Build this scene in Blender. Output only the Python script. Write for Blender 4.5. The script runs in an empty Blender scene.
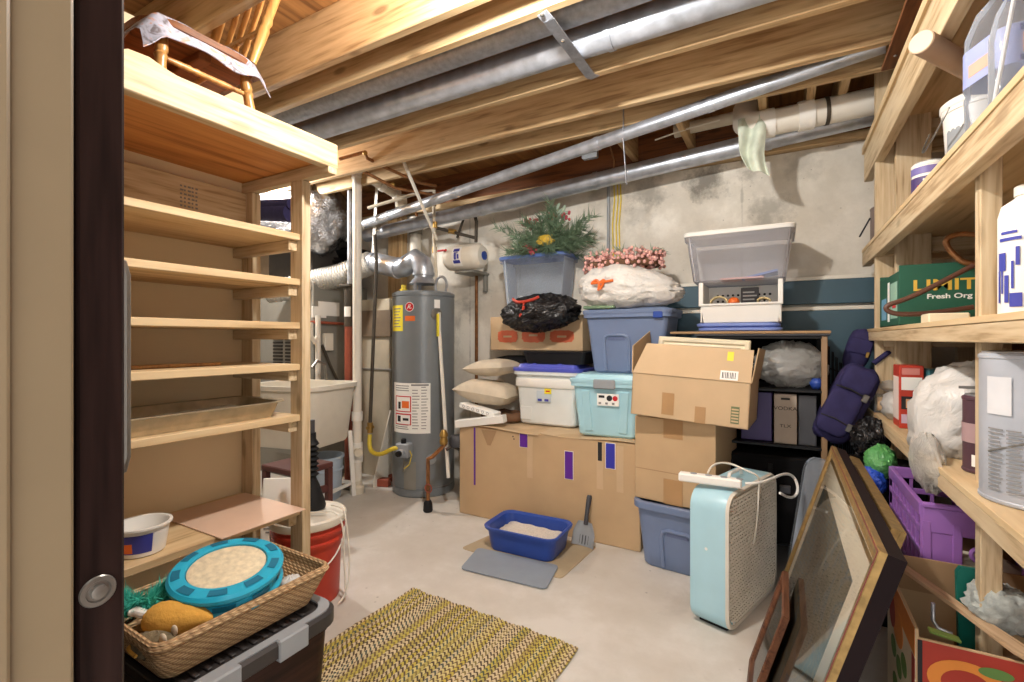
import bpy, bmesh, math, random
from mathutils import Vector, Matrix, noise
random.seed(7)
C = bpy.context.scene.collection
PI = math.pi
# ---------------------------------------------------------------- camera model (measured from the photograph)
F = 478.0; TH = math.atan(272/478.0); CAMZ = 1.2; HY = 339.0
FW = (-math.sin(TH), math.cos(TH)); RT = (math.cos(TH), math.sin(TH))
def ray(x, y):
    u = (x-512)/F; v = (HY-y)/F
    return Vector((FW[0]+u*RT[0], FW[1]+u*RT[1], v))
def PZ(x, y, z=0.0):
    r = ray(x, y); t = (z-CAMZ)/r.z; return Vector((r.x*t, r.y*t, z))
def PY(x, y, Y):
    r = ray(x, y); t = Y/r.y; return Vector((r.x*t, Y, CAMZ+r.z*t))
def PX(x, y, X):
    r = ray(x, y); t = X/r.x; return Vector((X, r.y*t, CAMZ+r.z*t))
V = Vector
def Rz(a): return Matrix.Rotation(math.radians(a), 4, 'Z')
def Rx(a): return Matrix.Rotation(math.radians(a), 4, 'X')
def Ry(a): return Matrix.Rotation(math.radians(a), 4, 'Y')
def Tr(*p): return Matrix.Translation(V(p[0]) if len(p) == 1 else V(p))
# ---------------------------------------------------------------- mesh builder
def rring(w, d, r, z, n=5, cx=0, cy=0):
    r = max(0.001, min(r, w/2-1e-4, d/2-1e-4)); P = []
    for (sx, sy, a0) in ((1, 1, 0), (-1, 1, 90), (-1, -1, 180), (1, -1, 270)):
        for k in range(n+1):
            a = math.radians(a0+90*k/n)
            P.append(V((cx+sx*(w/2-r)+r*math.cos(a), cy+sy*(d/2-r)+r*math.sin(a), z)))
    return P
def cring(r, z, n=24, rx=None, cx=0, cy=0):
    return [V((cx+(rx or r)*math.cos(2*PI*k/n), cy+r*math.sin(2*PI*k/n), z)) for k in range(n)]
class MB:
    def __init__(s): s.v = []; s.f = []; s.mi = []; s.cur = 0
    def mat(s, i): s.cur = i; return s
    def add(s, vs, fs, M=None):
        b = len(s.v)
        s.v += [(M @ V(p)) if M else V(p) for p in vs]
        for f in fs: s.f.append([b+i for i in f]); s.mi.append(s.cur)
        return s
    def box(s, x0, x1, y0, y1, z0, z1, bev=0.0, M=None, seg=1):
        if x0 > x1: x0, x1 = x1, x0
        if y0 > y1: y0, y1 = y1, y0
        if z0 > z1: z0, z1 = z1, z0
        bev = min(bev, .45*min(x1-x0, y1-y0, z1-z0))
        if bev <= 0:
            return s.add([(x0,y0,z0),(x1,y0,z0),(x1,y1,z0),(x0,y1,z0),(x0,y0,z1),(x1,y0,z1),(x1,y1,z1),(x0,y1,z1)],
                         [(3,2,1,0),(4,5,6,7),(0,1,5,4),(1,2,6,5),(2,3,7,6),(3,0,4,7)], M)
        bm = bmesh.new(); bmesh.ops.create_cube(bm, size=1)
        for v in bm.verts: v.co = V(((x0+x1)/2+v.co.x*(x1-x0), (y0+y1)/2+v.co.y*(y1-y0), (z0+z1)/2+v.co.z*(z1-z0)))
        bmesh.ops.bevel(bm, geom=bm.edges[:], offset=bev, segments=seg, affect='EDGES', profile=.5)
        bm.verts.index_update()
        s.add([v.co.copy() for v in bm.verts], [[v.index for v in f.verts] for f in bm.faces], M); bm.free(); return s
    def cbox(s, c, sz, bev=0.0, M=None, seg=1):
        c = V(c); return s.box(-sz[0]/2, sz[0]/2, -sz[1]/2, sz[1]/2, -sz[2]/2, sz[2]/2, bev, Tr(c) @ (M or Matrix()), seg)
    def beam(s, p, q, w, h, up=(0,0,1), bev=.002):
        p = V(p); q = V(q); z = (q-p); L = z.length; z.normalize(); x = V(up).cross(z)
        if x.length < 1e-4: x = V((1,0,0)).cross(z)
        x.normalize(); y = z.cross(x)
        M = Matrix(((x.x,y.x,z.x,p.x),(x.y,y.y,z.y,p.y),(x.z,y.z,z.z,p.z),(0,0,0,1)))
        return s.box(-w/2, w/2, -h/2, h/2, 0, L, bev, M)
    def loft(s, rings, c0=True, c1=True, M=None, close=True):
        n = len(rings[0]); vs = [p for r in rings for p in r]; fs = []
        for i in range(len(rings)-1):
            for k in range(n if close else n-1):
                a = i*n+k; b = i*n+(k+1) % n
                fs.append((a, b, b+n, a+n))
        if c0: fs.append(tuple(range(n-1, -1, -1)))
        if c1: fs.append(tuple((len(rings)-1)*n+k for k in range(n)))
        return s.add(vs, fs, M)
    def lathe(s, prof, n=24, M=None, c0=True, c1=True):
        return s.loft([cring(max(r, 1e-4), z, n) for r, z in prof], c0, c1, M)
    def tube(s, pts, r, n=8, closed=False, caps=True, M=None):
        pts = [V(p) for p in pts]; N = len(pts); rings = []; prev = None
        for i, p in enumerate(pts):
            if closed: t = pts[(i+1) % N]-pts[i-1]
            else: t = pts[min(i+1, N-1)]-pts[max(i-1, 0)]
            if t.length < 1e-9: t = V((0,0,1))
            t.normalize()
            if prev is None:
                a = V((0,0,1)) if abs(t.z) < .9 else V((1,0,0)); x = a.cross(t).normalized()
            else:
                x = prev-t*prev.dot(t)
                x = x.normalized() if x.length > 1e-6 else V((1,0,0)).cross(t).normalized()
            prev = x; y = t.cross(x); rr = r[i] if isinstance(r, (list, tuple)) else r
            rings.append([p+x*(rr*math.cos(2*PI*k/n))+y*(rr*math.sin(2*PI*k/n)) for k in range(n)])
        if closed: rings.append(rings[0]); caps = False
        return s.loft(rings, caps, caps, M)
    def cyl(s, p, q, r, r2=None, n=20, caps=True):
        return s.tube([p, q], [r, r if r2 is None else r2], n, caps=caps)
    def prism(s, poly, t, M=None):
        n = len(poly)
        vs = [(x, y, 0) for x, y in poly]+[(x, y, t) for x, y in poly]
        fs = [tuple(range(n-1,-1,-1)), tuple(range(n, 2*n))]+[(k,(k+1)%n,n+(k+1)%n,n+k) for k in range(n)]
        return s.add(vs, fs, M)
    def sheet(s, fn, nu, nv, th=.004, M=None):
        P = [[V(fn(i/nu, j/nv)) for j in range(nv+1)] for i in range(nu+1)]; N = [[None]*(nv+1) for _ in range(nu+1)]
        for i in range(nu+1):
            for j in range(nv+1):
                a = P[min(i+1,nu)][j]-P[max(i-1,0)][j]; b = P[i][min(j+1,nv)]-P[i][max(j-1,0)]
                c = a.cross(b); N[i][j] = c.normalized() if c.length > 1e-12 else V((0,0,1))
        W = nv+1; tot = (nu+1)*W
        vs = [P[i][j] for i in range(nu+1) for j in range(W)]+[P[i][j]-N[i][j]*th for i in range(nu+1) for j in range(W)]
        fs = []
        for i in range(nu):
            for j in range(nv):
                a = i*W+j; fs.append((a, a+W, a+W+1, a+1)); fs.append((tot+a, tot+a+1, tot+a+W+1, tot+a+W))
        for i in range(nu):
            for j in (0, nv):
                a = i*W+j; q = (a, a+W, tot+a+W, tot+a); fs.append(q if j == nv else q[::-1])
        for j in range(nv):
            for i in (0, nu):
                a = i*W+j; q = (a, a+1, tot+a+1, tot+a); fs.append(q if i == 0 else q[::-1])
        return s.add(vs, fs, M)
    def blob(s, c, rad, amp=.1, sc=3, seed=0, n=32, ridged=False, squash=None, M=None, fn=None):
        rings = []; m = n//2; off = V((seed*7.3, seed*3.1, seed*1.7))
        for i in range(m+1):
            th = PI*i/m; ring = []
            for k in range(n):
                ph = 2*PI*k/n
                d = V((math.sin(th)*math.cos(ph), math.sin(th)*math.sin(ph), -math.cos(th)))
                q = d*sc+off
                v = noise.noise(q)+.5*noise.noise(q*2.1)+.25*noise.noise(q*4.3)
                if ridged: v = .6-abs(noise.noise(q))*1.6-abs(noise.noise(q*2.3))*.9+.3*noise.noise(q*4)
                k2 = 1+amp*v
                if squash:   # superellipse: boxier
                    e = squash; L = (abs(d.x)**e+abs(d.y)**e+abs(d.z)**e)**(1/e); d = d/L
                p = V((d.x*rad[0]*k2, d.y*rad[1]*k2, d.z*rad[2]*k2))
                if fn: p = fn(p)
                ring.append(p)
            rings.append(ring)
        MM = Tr(c) @ (M or Matrix())
        return s.loft(rings, True, True, MM)
# ---------------------------------------------------------------- objects
RM = {}
def mk(name, mb, mats, M, smooth=35):
    me = bpy.data.meshes.new(name); inv = M.inverted()
    me.from_pydata([inv @ p for p in mb.v], [], mb.f)
    if not isinstance(mats, (list, tuple)): mats = [mats]
    for m in mats: me.materials.append(m)
    for p, i in zip(me.polygons, mb.mi): p.material_index = min(i, len(mats)-1)
    bm = bmesh.new(); bm.from_mesh(me); bmesh.ops.recalc_face_normals(bm, faces=bm.faces[:]); bm.to_mesh(me); bm.free()
    if smooth:
        for p in me.polygons: p.use_smooth = True
        me.set_sharp_from_angle(angle=math.radians(smooth))
    me.update()
    o = bpy.data.objects.new(name, me); C.objects.link(o); return o
def tag(o, label, cat, group=None):
    o['label'] = label; o['category'] = cat
    if group: o['group'] = group
    return o
def T(name, label, cat, loc=(0,0,0), rz=0, group=None, M=None):
    o = bpy.data.objects.new(name, None); C.objects.link(o); o.empty_display_size = .1
    MM = M if M is not None else Tr(*[V(loc)]) @ Rz(rz)
    o.matrix_world = MM; RM[o] = MM.copy(); return tag(o, label, cat, group)
def P(name, mb, mats, parent, local=False, label=None, smooth=35):
    M = RM[parent]
    o = mk(name, mb, mats, Matrix() if local else M, smooth); o.parent = parent; RM[o] = M
    if label: o['label'] = label
    return o
def TM(name, mb, mats, label, cat, group=None, smooth=35, M=None):
    if M is None:
        xs = [p.x for p in mb.v]; ys = [p.y for p in mb.v]; zs = [p.z for p in mb.v]
        M = Tr((min(xs)+max(xs))/2, (min(ys)+max(ys))/2, min(zs))
    o = mk(name, mb, mats, M, smooth); o.matrix_world = M; RM[o] = M.copy(); return tag(o, label, cat, group)
def S(name, mb, mats, parent=None, smooth=35):
    o = mk(name, mb, mats, Matrix(), smooth); o['kind'] = 'structure'; RM[o] = Matrix()
    if parent: o.parent = parent
    return o
def copy_tree(o, parent=None):
    c = o.copy(); C.objects.link(c)
    if parent: c.parent = parent
    for ch in list(o.children): copy_tree(ch, c)
    return c
def text_mb(txt, size, M, th=.0008, mb=None, font_bold=0.0, sx=1.0):
    cu = bpy.data.curves.new('lettering', 'FONT'); cu.body = txt; cu.size = size; cu.extrude = th/2; cu.align_x = 'CENTER'; cu.align_y = 'CENTER'; cu.offset = font_bold
    ob = bpy.data.objects.new('lettering', cu); C.objects.link(ob)
    dg = bpy.context.evaluated_depsgraph_get(); me = ob.evaluated_get(dg).to_mesh()
    mb = mb or MB()
    mb.add([(v.co.x*sx, v.co.y, v.co.z) for v in me.vertices], [list(p.vertices) for p in me.polygons], M)
    ob.evaluated_get(dg).to_mesh_clear(); bpy.data.objects.remove(ob); bpy.data.curves.remove(cu); return mb
def frameM(o, x, y):   # matrix with origin o, local x/y axes
    x = V(x).normalized(); z = x.cross(V(y)).normalized(); y = z.cross(x); o = V(o)
    return Matrix(((x.x,y.x,z.x,o.x),(x.y,y.y,z.y,o.y),(x.z,y.z,z.z,o.z),(0,0,0,1)))
# ---------------------------------------------------------------- materials
def lin(c):
    return tuple((x/255/12.92 if x/255 <= .04045 else ((x/255+.055)/1.055)**2.4) for x in c)+(1,)
def nmat(name):
    m = bpy.data.materials.new(name); m.use_nodes = True; nt = m.node_tree
    b = nt.nodes['Principled BSDF']; return m, nt, b
def N(nt, t, **k):
    n = nt.nodes.new(t)
    for a, v in k.items():
        if a in n.inputs: n.inputs[a].default_value = v
        else: setattr(n, a, v)
    return n
def ramp(nt, fac, stops):
    r = nt.nodes.new('ShaderNodeValToRGB'); e = r.color_ramp.elements
    while len(e) < len(stops): e.new(.5)
    for i, (p, c) in enumerate(stops): e[i].position = p; e[i].color = c if len(c) == 4 else lin(c)
    nt.links.new(fac, r.inputs[0]); return r
def coords(nt, scale=(1,1,1), rot=(0,0,0), kind='Object'):
    tc = nt.nodes.new('ShaderNodeTexCoord'); mp = nt.nodes.new('ShaderNodeMapping')
    mp.inputs['Scale'].default_value = scale; mp.inputs['Rotation'].default_value = rot
    nt.links.new(tc.outputs[kind], mp.inputs[0]); return mp.outputs[0]
def bump(nt, b, h, strength=.2, dist=.01):
    n = nt.nodes.new('ShaderNodeBump'); n.inputs['Strength'].default_value = strength; n.inputs['Distance'].default_value = dist
    nt.links.new(h, n.inputs['Height']); nt.links.new(n.outputs[0], b.inputs['Normal']); return n
def mix(nt, fac, a, b, mode='MIX'):
    n = nt.nodes.new('ShaderNodeMix'); n.data_type = 'RGBA'; n.blend_type = mode
    for inp, v in ((n.inputs[0], fac), (n.inputs[6], a), (n.inputs[7], b)):
        if hasattr(v, 'is_linked') or hasattr(v, 'links'): nt.links.new(v, inp)
        else: inp.default_value = v
    return n.outputs[2]
def math_(nt, op, a, b=None, c=None):
    n = nt.nodes.new('ShaderNodeMath'); n.operation = op
    for i, v in enumerate((a, b, c)):
        if v is None: continue
        if hasattr(v, 'links'): nt.links.new(v, n.inputs[i])
        else: n.inputs[i].default_value = v
    return n.outputs[0]
def plain(name, c, rough=.5, metal=0.0, var=.08, nscale=9, bmp=.0, spec=.5, bsc=60):
    m, nt, b = nmat(name); co = coords(nt)
    n = N(nt, 'ShaderNodeTexNoise', Scale=nscale, Detail=4.0); nt.links.new(co, n.inputs['Vector'])
    k = 1-var; k2 = 1+var
    r = ramp(nt, n.outputs[0], [(.3, tuple(x*k for x in lin(c)[:3])+(1,)), (.7, tuple(min(1, x*k2) for x in lin(c)[:3])+(1,))])
    nt.links.new(r.outputs[0], b.inputs['Base Color']); b.inputs['Roughness'].default_value = rough; b.inputs['Metallic'].default_value = metal
    b.inputs['Specular IOR Level'].default_value = spec
    if bmp:
        n2 = N(nt, 'ShaderNodeTexNoise', Scale=bsc, Detail=3.0); nt.links.new(co, n2.inputs['Vector']); bump(nt, b, n2.outputs[0], bmp, .003)
    return m
def wood(name, light, dark, axis='x', scale=1.0, knots=.5, rough=.6, grain=.6):
    m, nt, b = nmat(name)
    s = {'x': (1.1, 16, 16), 'y': (16, 1.1, 16), 'z': (16, 16, 1.1)}[axis]; s = tuple(q*scale for q in s)
    co = coords(nt, s)
    n = N(nt, 'ShaderNodeTexNoise', Scale=1.2, Detail=5.0, Distortion=1.2); nt.links.new(co, n.inputs['Vector'])
    n2 = N(nt, 'ShaderNodeTexNoise', Scale=5.0, Detail=3.0); nt.links.new(co, n2.inputs['Vector'])
    f = math_(nt, 'ADD', math_(nt, 'MULTIPLY', n.outputs[0], grain), math_(nt, 'MULTIPLY', n2.outputs[0], 1-grain))
    r = ramp(nt, f, [(.36, tuple(q*.9 for q in dark)), (.46, tuple((a*.45+c*.55) for a, c in zip(dark, light))), (.60, light)])
    col = r.outputs[0]
    if knots:
        s2 = {'x': (1.0, 2.6, 2.6), 'y': (2.6, 1.0, 2.6), 'z': (2.6, 2.6, 1.0)}[axis]
        vo = N(nt, 'ShaderNodeTexVoronoi', Scale=3.2); nt.links.new(coords(nt, s2), vo.inputs['Vector'])
        kr = ramp(nt, vo.outputs['Distance'], [(.09, (1,1,1,1)), (.17, (0,0,0,1))])
        kf = math_(nt, 'MULTIPLY', kr.outputs[0], knots)
        col = mix(nt, kf, col, tuple(q*.45 for q in lin(dark)[:3])+(1,))
    nt.links.new(col, b.inputs['Base Color']); b.inputs['Roughness'].default_value = rough
    if sum(light) < 260: b.inputs['Specular IOR Level'].default_value = .15
    bump(nt, b, f, .15, .002); return m
def trans(name, c, alpha=.5, rough=.15, milky=.5):
    m, nt, b = nmat(name); out = nt.nodes['Material Output']
    tr = N(nt, 'ShaderNodeBsdfTransparent'); tr.inputs[0].default_value = tuple(.6+.4*x for x in lin(c)[:3])+(1,)
    tl = N(nt, 'ShaderNodeBsdfTranslucent'); tl.inputs[0].default_value = lin(c)
    b.inputs['Base Color'].default_value = lin(c); b.inputs['Roughness'].default_value = rough
    m1 = N(nt, 'ShaderNodeMixShader'); m1.inputs[0].default_value = milky*.5
    nt.links.new(b.outputs[0], m1.inputs[1]); nt.links.new(tl.outputs[0], m1.inputs[2])
    m2 = N(nt, 'ShaderNodeMixShader')
    fr = N(nt, 'ShaderNodeFresnel', IOR=1.25)
    a = math_(nt, 'ADD', fr.outputs[0], alpha)
    a = math_(nt, 'MINIMUM', a, 1.0)
    nt.links.new(a, m2.inputs[0]); nt.links.new(tr.outputs[0], m2.inputs[1]); nt.links.new(m1.outputs[0], m2.inputs[2])
    nt.links.new(m2.outputs[0], out.inputs[0]); return m
def metal(name, c, rough=.35, bmp=.05, sc=30, var=.15, aniso=(1,1,1)):
    m, nt, b = nmat(name); co = coords(nt, aniso)
    n = N(nt, 'ShaderNodeTexNoise', Scale=sc, Detail=4.0); nt.links.new(co, n.inputs['Vector'])
    r = ramp(nt, n.outputs[0], [(.3, tuple(x*(1-var) for x in lin(c)[:3])+(1,)), (.7, tuple(min(1, x*(1+var)) for x in lin(c)[:3])+(1,))])
    nt.links.new(r.outputs[0], b.inputs['Base Color']); b.inputs['Metallic'].default_value = .65
    rr = math_(nt, 'ADD', math_(nt, 'MULTIPLY', n.outputs[0], .25), rough-.1); nt.links.new(rr, b.inputs['Roughness'])
    bump(nt, b, n.outputs[0], bmp, .003); return m
def crinkle(name, c, rough=.3, metal_=0.0, sc=18, st=.7, alpha=None):
    m, nt, b = nmat(name) if alpha is None else (None,)*3
    if alpha is not None:
        m = trans(name, c, alpha, rough); nt = m.node_tree; b = nt.nodes['Principled BSDF']
    co = coords(nt); vo = N(nt, 'ShaderNodeTexNoise', Scale=sc, Detail=3.0, Distortion=2.0); nt.links.new(co, vo.inputs['Vector'])
    a = math_(nt, 'ABSOLUTE', math_(nt, 'SUBTRACT', vo.outputs[0], .5))
    b.inputs['Base Color'].default_value = lin(c); b.inputs['Roughness'].default_value = rough; b.inputs['Metallic'].default_value = metal_
    bump(nt, b, a, st, .02); return m

M = {}
for ax in 'xyz':
    M['pine_'+ax] = wood('pine_'+ax, (212,192,158), (180,150,110), ax, grain=.5)
    M['joist_'+ax] = wood('joist_'+ax, (216,188,144), (176,140,96), ax, knots=.7)
    M['ply_'+ax] = wood('plywood_'+ax, (218,192,150), (190,156,110), ax, .6, knots=.3)
    M['oldwood_'+ax] = wood('dark_lumber_'+ax, (150,92,50), (98,58,30), ax, knots=.6)
M['subfloor'] = wood('subfloor_board', (190,140,84), (140,94,52), 'y', .5, knots=.5)
def concrete(name, base, dark, sc, stain, floor=False):
    m, nt, b = nmat(name); co = coords(nt)
    n1 = N(nt, 'ShaderNodeTexNoise', Scale=sc, Detail=8.0, Roughness=.65); nt.links.new(co, n1.inputs['Vector'])
    n2 = N(nt, 'ShaderNodeTexNoise', Scale=sc*14, Detail=4.0); nt.links.new(co, n2.inputs['Vector'])
    r = ramp(nt, n1.outputs[0], [(.34, dark), (.5, tuple((a+c)/2 for a, c in zip(base, dark))), (.6, base)])
    col = mix(nt, .18, r.outputs[0], n2.outputs[1] if False else r.outputs[0])
    n3 = N(nt, 'ShaderNodeTexNoise', Scale=stain, Detail=6.0, Roughness=.7, Distortion=.6); nt.links.new(coords(nt, (1,1,1.1), (0,0,.3)), n3.inputs['Vector'])
    st = ramp(nt, n3.outputs[0], [(.60, (0,0,0,1)), (.74, (1,1,1,1))])
    col = mix(nt, math_(nt, 'MULTIPLY', st.outputs[0], .62 if not floor else .35), col, lin(tuple(x*.52 for x in dark)) if not floor else lin(tuple(x*.8 for x in dark)))
    vo = N(nt, 'ShaderNodeTexVoronoi', Scale=16.0 if not floor else 9.0); nt.links.new(co, vo.inputs['Vector'])
    pits = ramp(nt, vo.outputs['Distance'], [(.03, (1,1,1,1)), (.07, (0,0,0,1))])
    col = mix(nt, math_(nt, 'MULTIPLY', pits.outputs[0], .55 if not floor else .4), col, lin(tuple(x*.4 for x in dark)))
    if not floor:
        geo = nt.nodes.new('ShaderNodeTexCoord'); nd = N(nt, 'ShaderNodeTexNoise', Scale=7.0, Detail=7.0, Roughness=.7); nt.links.new(geo.outputs['Object'], nd.inputs['Vector'])
        for (x, y, r0, k) in ((707,182,.15,.75), (650,189,.15,.5), (772,208,.14,.45), (745,172,.10,.5), (800,160,.13,.3), (640,215,.12,.3), (470,290,.2,.25), (600,190,.12,.3)):
            p = PY(x, y, 3.35); vd = N(nt, 'ShaderNodeVectorMath', operation='DISTANCE'); nt.links.new(geo.outputs['Object'], vd.inputs[0]); vd.inputs[1].default_value = p
            d = math_(nt, 'ADD', vd.outputs['Value'], math_(nt, 'MULTIPLY', math_(nt, 'SUBTRACT', nd.outputs[0], .5), r0*3.0))
            rs = ramp(nt, math_(nt, 'DIVIDE', d, r0), [(.25, (1,1,1,1)), (.95, (0,0,0,1))])
            col = mix(nt, math_(nt, 'MULTIPLY', rs.outputs[0], k), col, lin((96,92,84)))
        sp = nt.nodes.new('ShaderNodeSeparateXYZ'); nt.links.new(geo.outputs['Object'], sp.inputs[0])
        for x0 in (PY(742,170,3.35).x, PY(612,200,3.35).x, PY(520,220,3.35).x, PY(470,280,3.35).x):
            d = math_(nt, 'ADD', math_(nt, 'ABSOLUTE', math_(nt, 'SUBTRACT', sp.outputs[0], x0)), math_(nt, 'MULTIPLY', math_(nt, 'SUBTRACT', nd.outputs[0], .42), .05))
            rs = ramp(nt, d, [(.004, (1,1,1,1)), (.012, (0,0,0,1))]); col = mix(nt, math_(nt, 'MULTIPLY', rs.outputs[0], .4), col, lin((120,114,104)))
    nt.links.new(col, b.inputs['Base Color']); b.inputs['Roughness'].default_value = .85 if not floor else .6
    bump(nt, b, math_(nt, 'ADD', n1.outputs[0], math_(nt, 'MULTIPLY', n2.outputs[0], .4)), .35 if not floor else .12, .01); return m
M['wall_conc'] = concrete('poured_concrete_wall', (238,233,222), (204,197,184), 2.2, 1.5)
M['floor'] = concrete('concrete_floor', (212,207,199), (194,187,176), 2.0, 1.6, True)
M['drywall'] = plain('tan_drywall', (232,212,174), .85, var=.04, nscale=3, bmp=.06)
M['jamb'] = plain('shaded_beige_paint', (92,75,52), .6, var=.04)  # beige paint darkened so the colour carries the jamb's backlit shade
M['casing'] = plain('pale_casing_paint', (124,108,84), .5, var=.04)
M['doordark'] = wood('dark_stained_door', (44,30,27), (26,16,15), 'z', 1.0, 0, .4)
M['chrome'] = metal('satin_nickel', (128,124,118), .35, .02)
M['galv'] = metal('galvanised_steel', (188,193,202), .34, .06, 14, .22)
M['galvd'] = metal('dull_galvanised_steel', (168,172,180), .42, .08, 40, .2)
M['foil'] = crinkle('foil_wrap', (168,168,170), .25, .9, 14, 1.0)
M['flex'] = crinkle('flexible_foil_duct', (222,220,214), .35, .7, 30, .4)
M['pvc'] = plain('white_pvc', (226,220,208), .35, var=.04)
M['pvcgrime'] = plain('cream_pvc', (214,204,184), .4, var=.08)
M['copper'] = metal('aged_copper', (150,104,66), .4, .05, 30, .3)
M['brass'] = metal('brass_fitting', (170,134,70), .35, .05)
M['iron'] = plain('black_iron', (74,66,56), .6, .3, .2)
M['redsteel'] = plain('rust_red_paint', (150,74,52), .55, var=.12)
M['heater'] = plain('heater_grey_enamel', (124,130,134), .32, .15, .04)
M['furn'] = plain('furnace_grey_steel', (140,138,130), .5, .2, .06)
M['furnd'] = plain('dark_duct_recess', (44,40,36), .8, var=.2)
M['white'] = plain('white_plastic', (236,233,226), .4, var=.02)
M['offwhite'] = plain('offwhite_plastic', (226,220,206), .45, var=.04)
M['paper'] = plain('white_paper', (240,238,232), .8, var=.03)
M['yellow'] = plain('yellow_sticker', (232,214,50), .6, var=.06)
M['yhose'] = plain('yellow_gas_hose', (222,196,60), .45, var=.06)
M['orange'] = plain('orange_plastic', (232,112,44), .5, var=.06)
M['red'] = plain('red_plastic', (186,56,36), .45, var=.06)
M['redlogo'] = plain('red_ink', (200,30,40), .5, var=.03)
M['black'] = plain('black_plastic', (26,26,28), .5, spec=.25, var=.15)
M['blackm'] = plain('matte_black', (20,19,20), .8, spec=.12, var=.2)
M['dgrey'] = plain('dark_grey_plastic', (64,64,68), .5, var=.08)
M['grey'] = plain('grey_plastic', (150,154,158), .5, var=.06)
M['bluesl'] = plain('slate_blue_plastic', (112,128,160), .4, var=.05)
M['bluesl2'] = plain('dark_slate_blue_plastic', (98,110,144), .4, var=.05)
M['aqua'] = plain('aqua_plastic', (170,212,224), .35, var=.04)
M['wtote'] = plain('milky_white_plastic', (226,230,228), .35, var=.03)
M['purpl'] = plain('violet_blue_plastic', (84,92,190), .35, var=.06)
M['bluelid'] = plain('blue_lid_plastic', (96,124,190), .35, var=.06)
M['cobalt'] = plain('cobalt_blue_plastic', (44,74,156), .35, var=.06)
M['clear'] = trans('clear_tote_plastic', (232,238,246), .09, .2)
M['clearw'] = trans('frosted_tote_plastic', (240,240,244), .13, .25)
M['clearb'] = trans('clear_bottle_plastic', (214,222,232), .16, .08)
M['clearbag'] = crinkle('clear_plastic_bag', (232,230,224), .2, 0, 22, .9, .5)
def glassm():
    m, nt, b = nmat('picture_glass'); out = nt.nodes['Material Output']; tr = N(nt, 'ShaderNodeBsdfTransparent'); gl = N(nt, 'ShaderNodeBsdfGlossy'); gl.inputs['Roughness'].default_value = .04
    mx = N(nt, 'ShaderNodeMixShader'); fr = N(nt, 'ShaderNodeFresnel', IOR=1.3); nt.links.new(fr.outputs[0], mx.inputs[0]); nt.links.new(tr.outputs[0], mx.inputs[1]); nt.links.new(gl.outputs[0], mx.inputs[2]); nt.links.new(mx.outputs[0], out.inputs[0]); return m
M['glass'] = glassm()
M['card'] = plain('cardboard', (192,162,124), .8, var=.06, nscale=5, bmp=.05)
M['card2'] = plain('light_cardboard', (200,172,136), .8, var=.06, nscale=5, bmp=.05)
M['card3'] = plain('dark_cardboard', (166,134,98), .85, var=.08, nscale=5)
M['tape'] = plain('brown_parcel_tape', (178,140,98), .3, var=.05)
M['vtape'] = plain('violet_tape', (96,42,150), .35, var=.06)
M['btape'] = plain('blue_tape', (58,60,170), .35, var=.06)
M['cream'] = plain('cream_painted_wood', (232,220,190), .5, var=.04)
M['pillow'] = plain('oatmeal_cloth', (206,192,170), .9, var=.06, nscale=20, bmp=.3, bsc=200)
M['blackbag'] = crinkle('black_bin_bag', (24,22,24), .22, 0, 16, 1.0)
M['whitebag'] = crinkle('white_bin_bag', (222,218,212), .35, 0, 12, .8)
M['grocery'] = crinkle('white_carrier_bag', (204,201,196), .35, 0, 10, .5)
M['teal'] = plain('dark_teal_board', (54,84,98), .5, var=.1, nscale=4)
M['navy'] = plain('navy_nylon', (56,52,90), .8, spec=.15, var=.12, nscale=20, bmp=.2, bsc=300)
M['fanblue'] = plain('pale_blue_enamel', (172,210,222), .35, var=.03)
M['fangrill'] = plain('cream_grille', (222,214,200), .45, var=.06)
M['purple'] = plain('lilac_plastic', (164,112,190), .4, var=.05)
M['gold'] = metal('aged_gilt_wood', (158,130,82), .45, .12, 50, .3)
M['blackframe'] = plain('dark_brown_lacquer', (26,15,17), .6, spec=.12, var=.1)
M['redline'] = plain('oxblood_trim', (112,34,34), .4, var=.1)
M['brownframe'] = wood('walnut_frame', (112,74,52), (74,46,34), 'y', 2, 0, .4)
M['matb'] = plain('cream_mount_board', (222,212,190), .85, var=.03)
M['green'] = plain('green_carton', (28,88,66), .6, var=.06)
M['tgreen'] = plain('teal_green_enamel', (16,104,90), .4, var=.08)
M['stone'] = plain('pumice_stone', (170,174,168), .95, var=.3, nscale=50, bmp=.9, bsc=70)
M['kraft'] = plain('cardboard_tube', (178,150,124), .8, var=.08)
M['pegend'] = plain('tube_end', (214,196,170), .8, var=.08)
M['turq'] = plain('turquoise_plastic', (38,170,204), .35, var=.04)
M['turqd'] = plain('deep_turquoise_plastic', (20,110,140), .4, var=.05)
M['sisal'] = plain('scratch_pad_card', (218,204,174), .9, var=.15, nscale=60, bmp=.6, bsc=90)
M['bamboo'] = wood('honey_maple', (196,146,84), (150,102,52), 'z', 1, 0, .35)
M['teaboard'] = plain('dusty_pink_board', (220,188,164), .6, var=.03)
M['galpan'] = metal('oven_pan_metal', (186,172,146), .5, .08, 16, .25)
M['tan'] = plain('yellow_plush', (214,160,70), .95, var=.1, nscale=30, bmp=.5, bsc=150)
M['leafgreen'] = plain('artificial_pine_green', (112,136,108), .7, var=.3, nscale=40)
M['twig'] = plain('brown_twig', (104,74,52), .85, var=.2)
M['pinkb'] = plain('dusty_pink_berry', (216,164,156), .5, var=.2, nscale=60)
M['redb'] = plain('dark_pink_flower', (180,76,84), .6, var=.2, nscale=60)
M['greenbag'] = crinkle('green_gift_film', (90,160,90), .3, 0, 20, .8)
M['bluebag'] = crinkle('blue_film', (40,80,190), .3, 0, 20, .8)
M['can'] = metal('tin_can', (190,190,190), .3, .03)
M['ink'] = plain('black_ink', (34,32,34), .7, var=.05)
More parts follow.
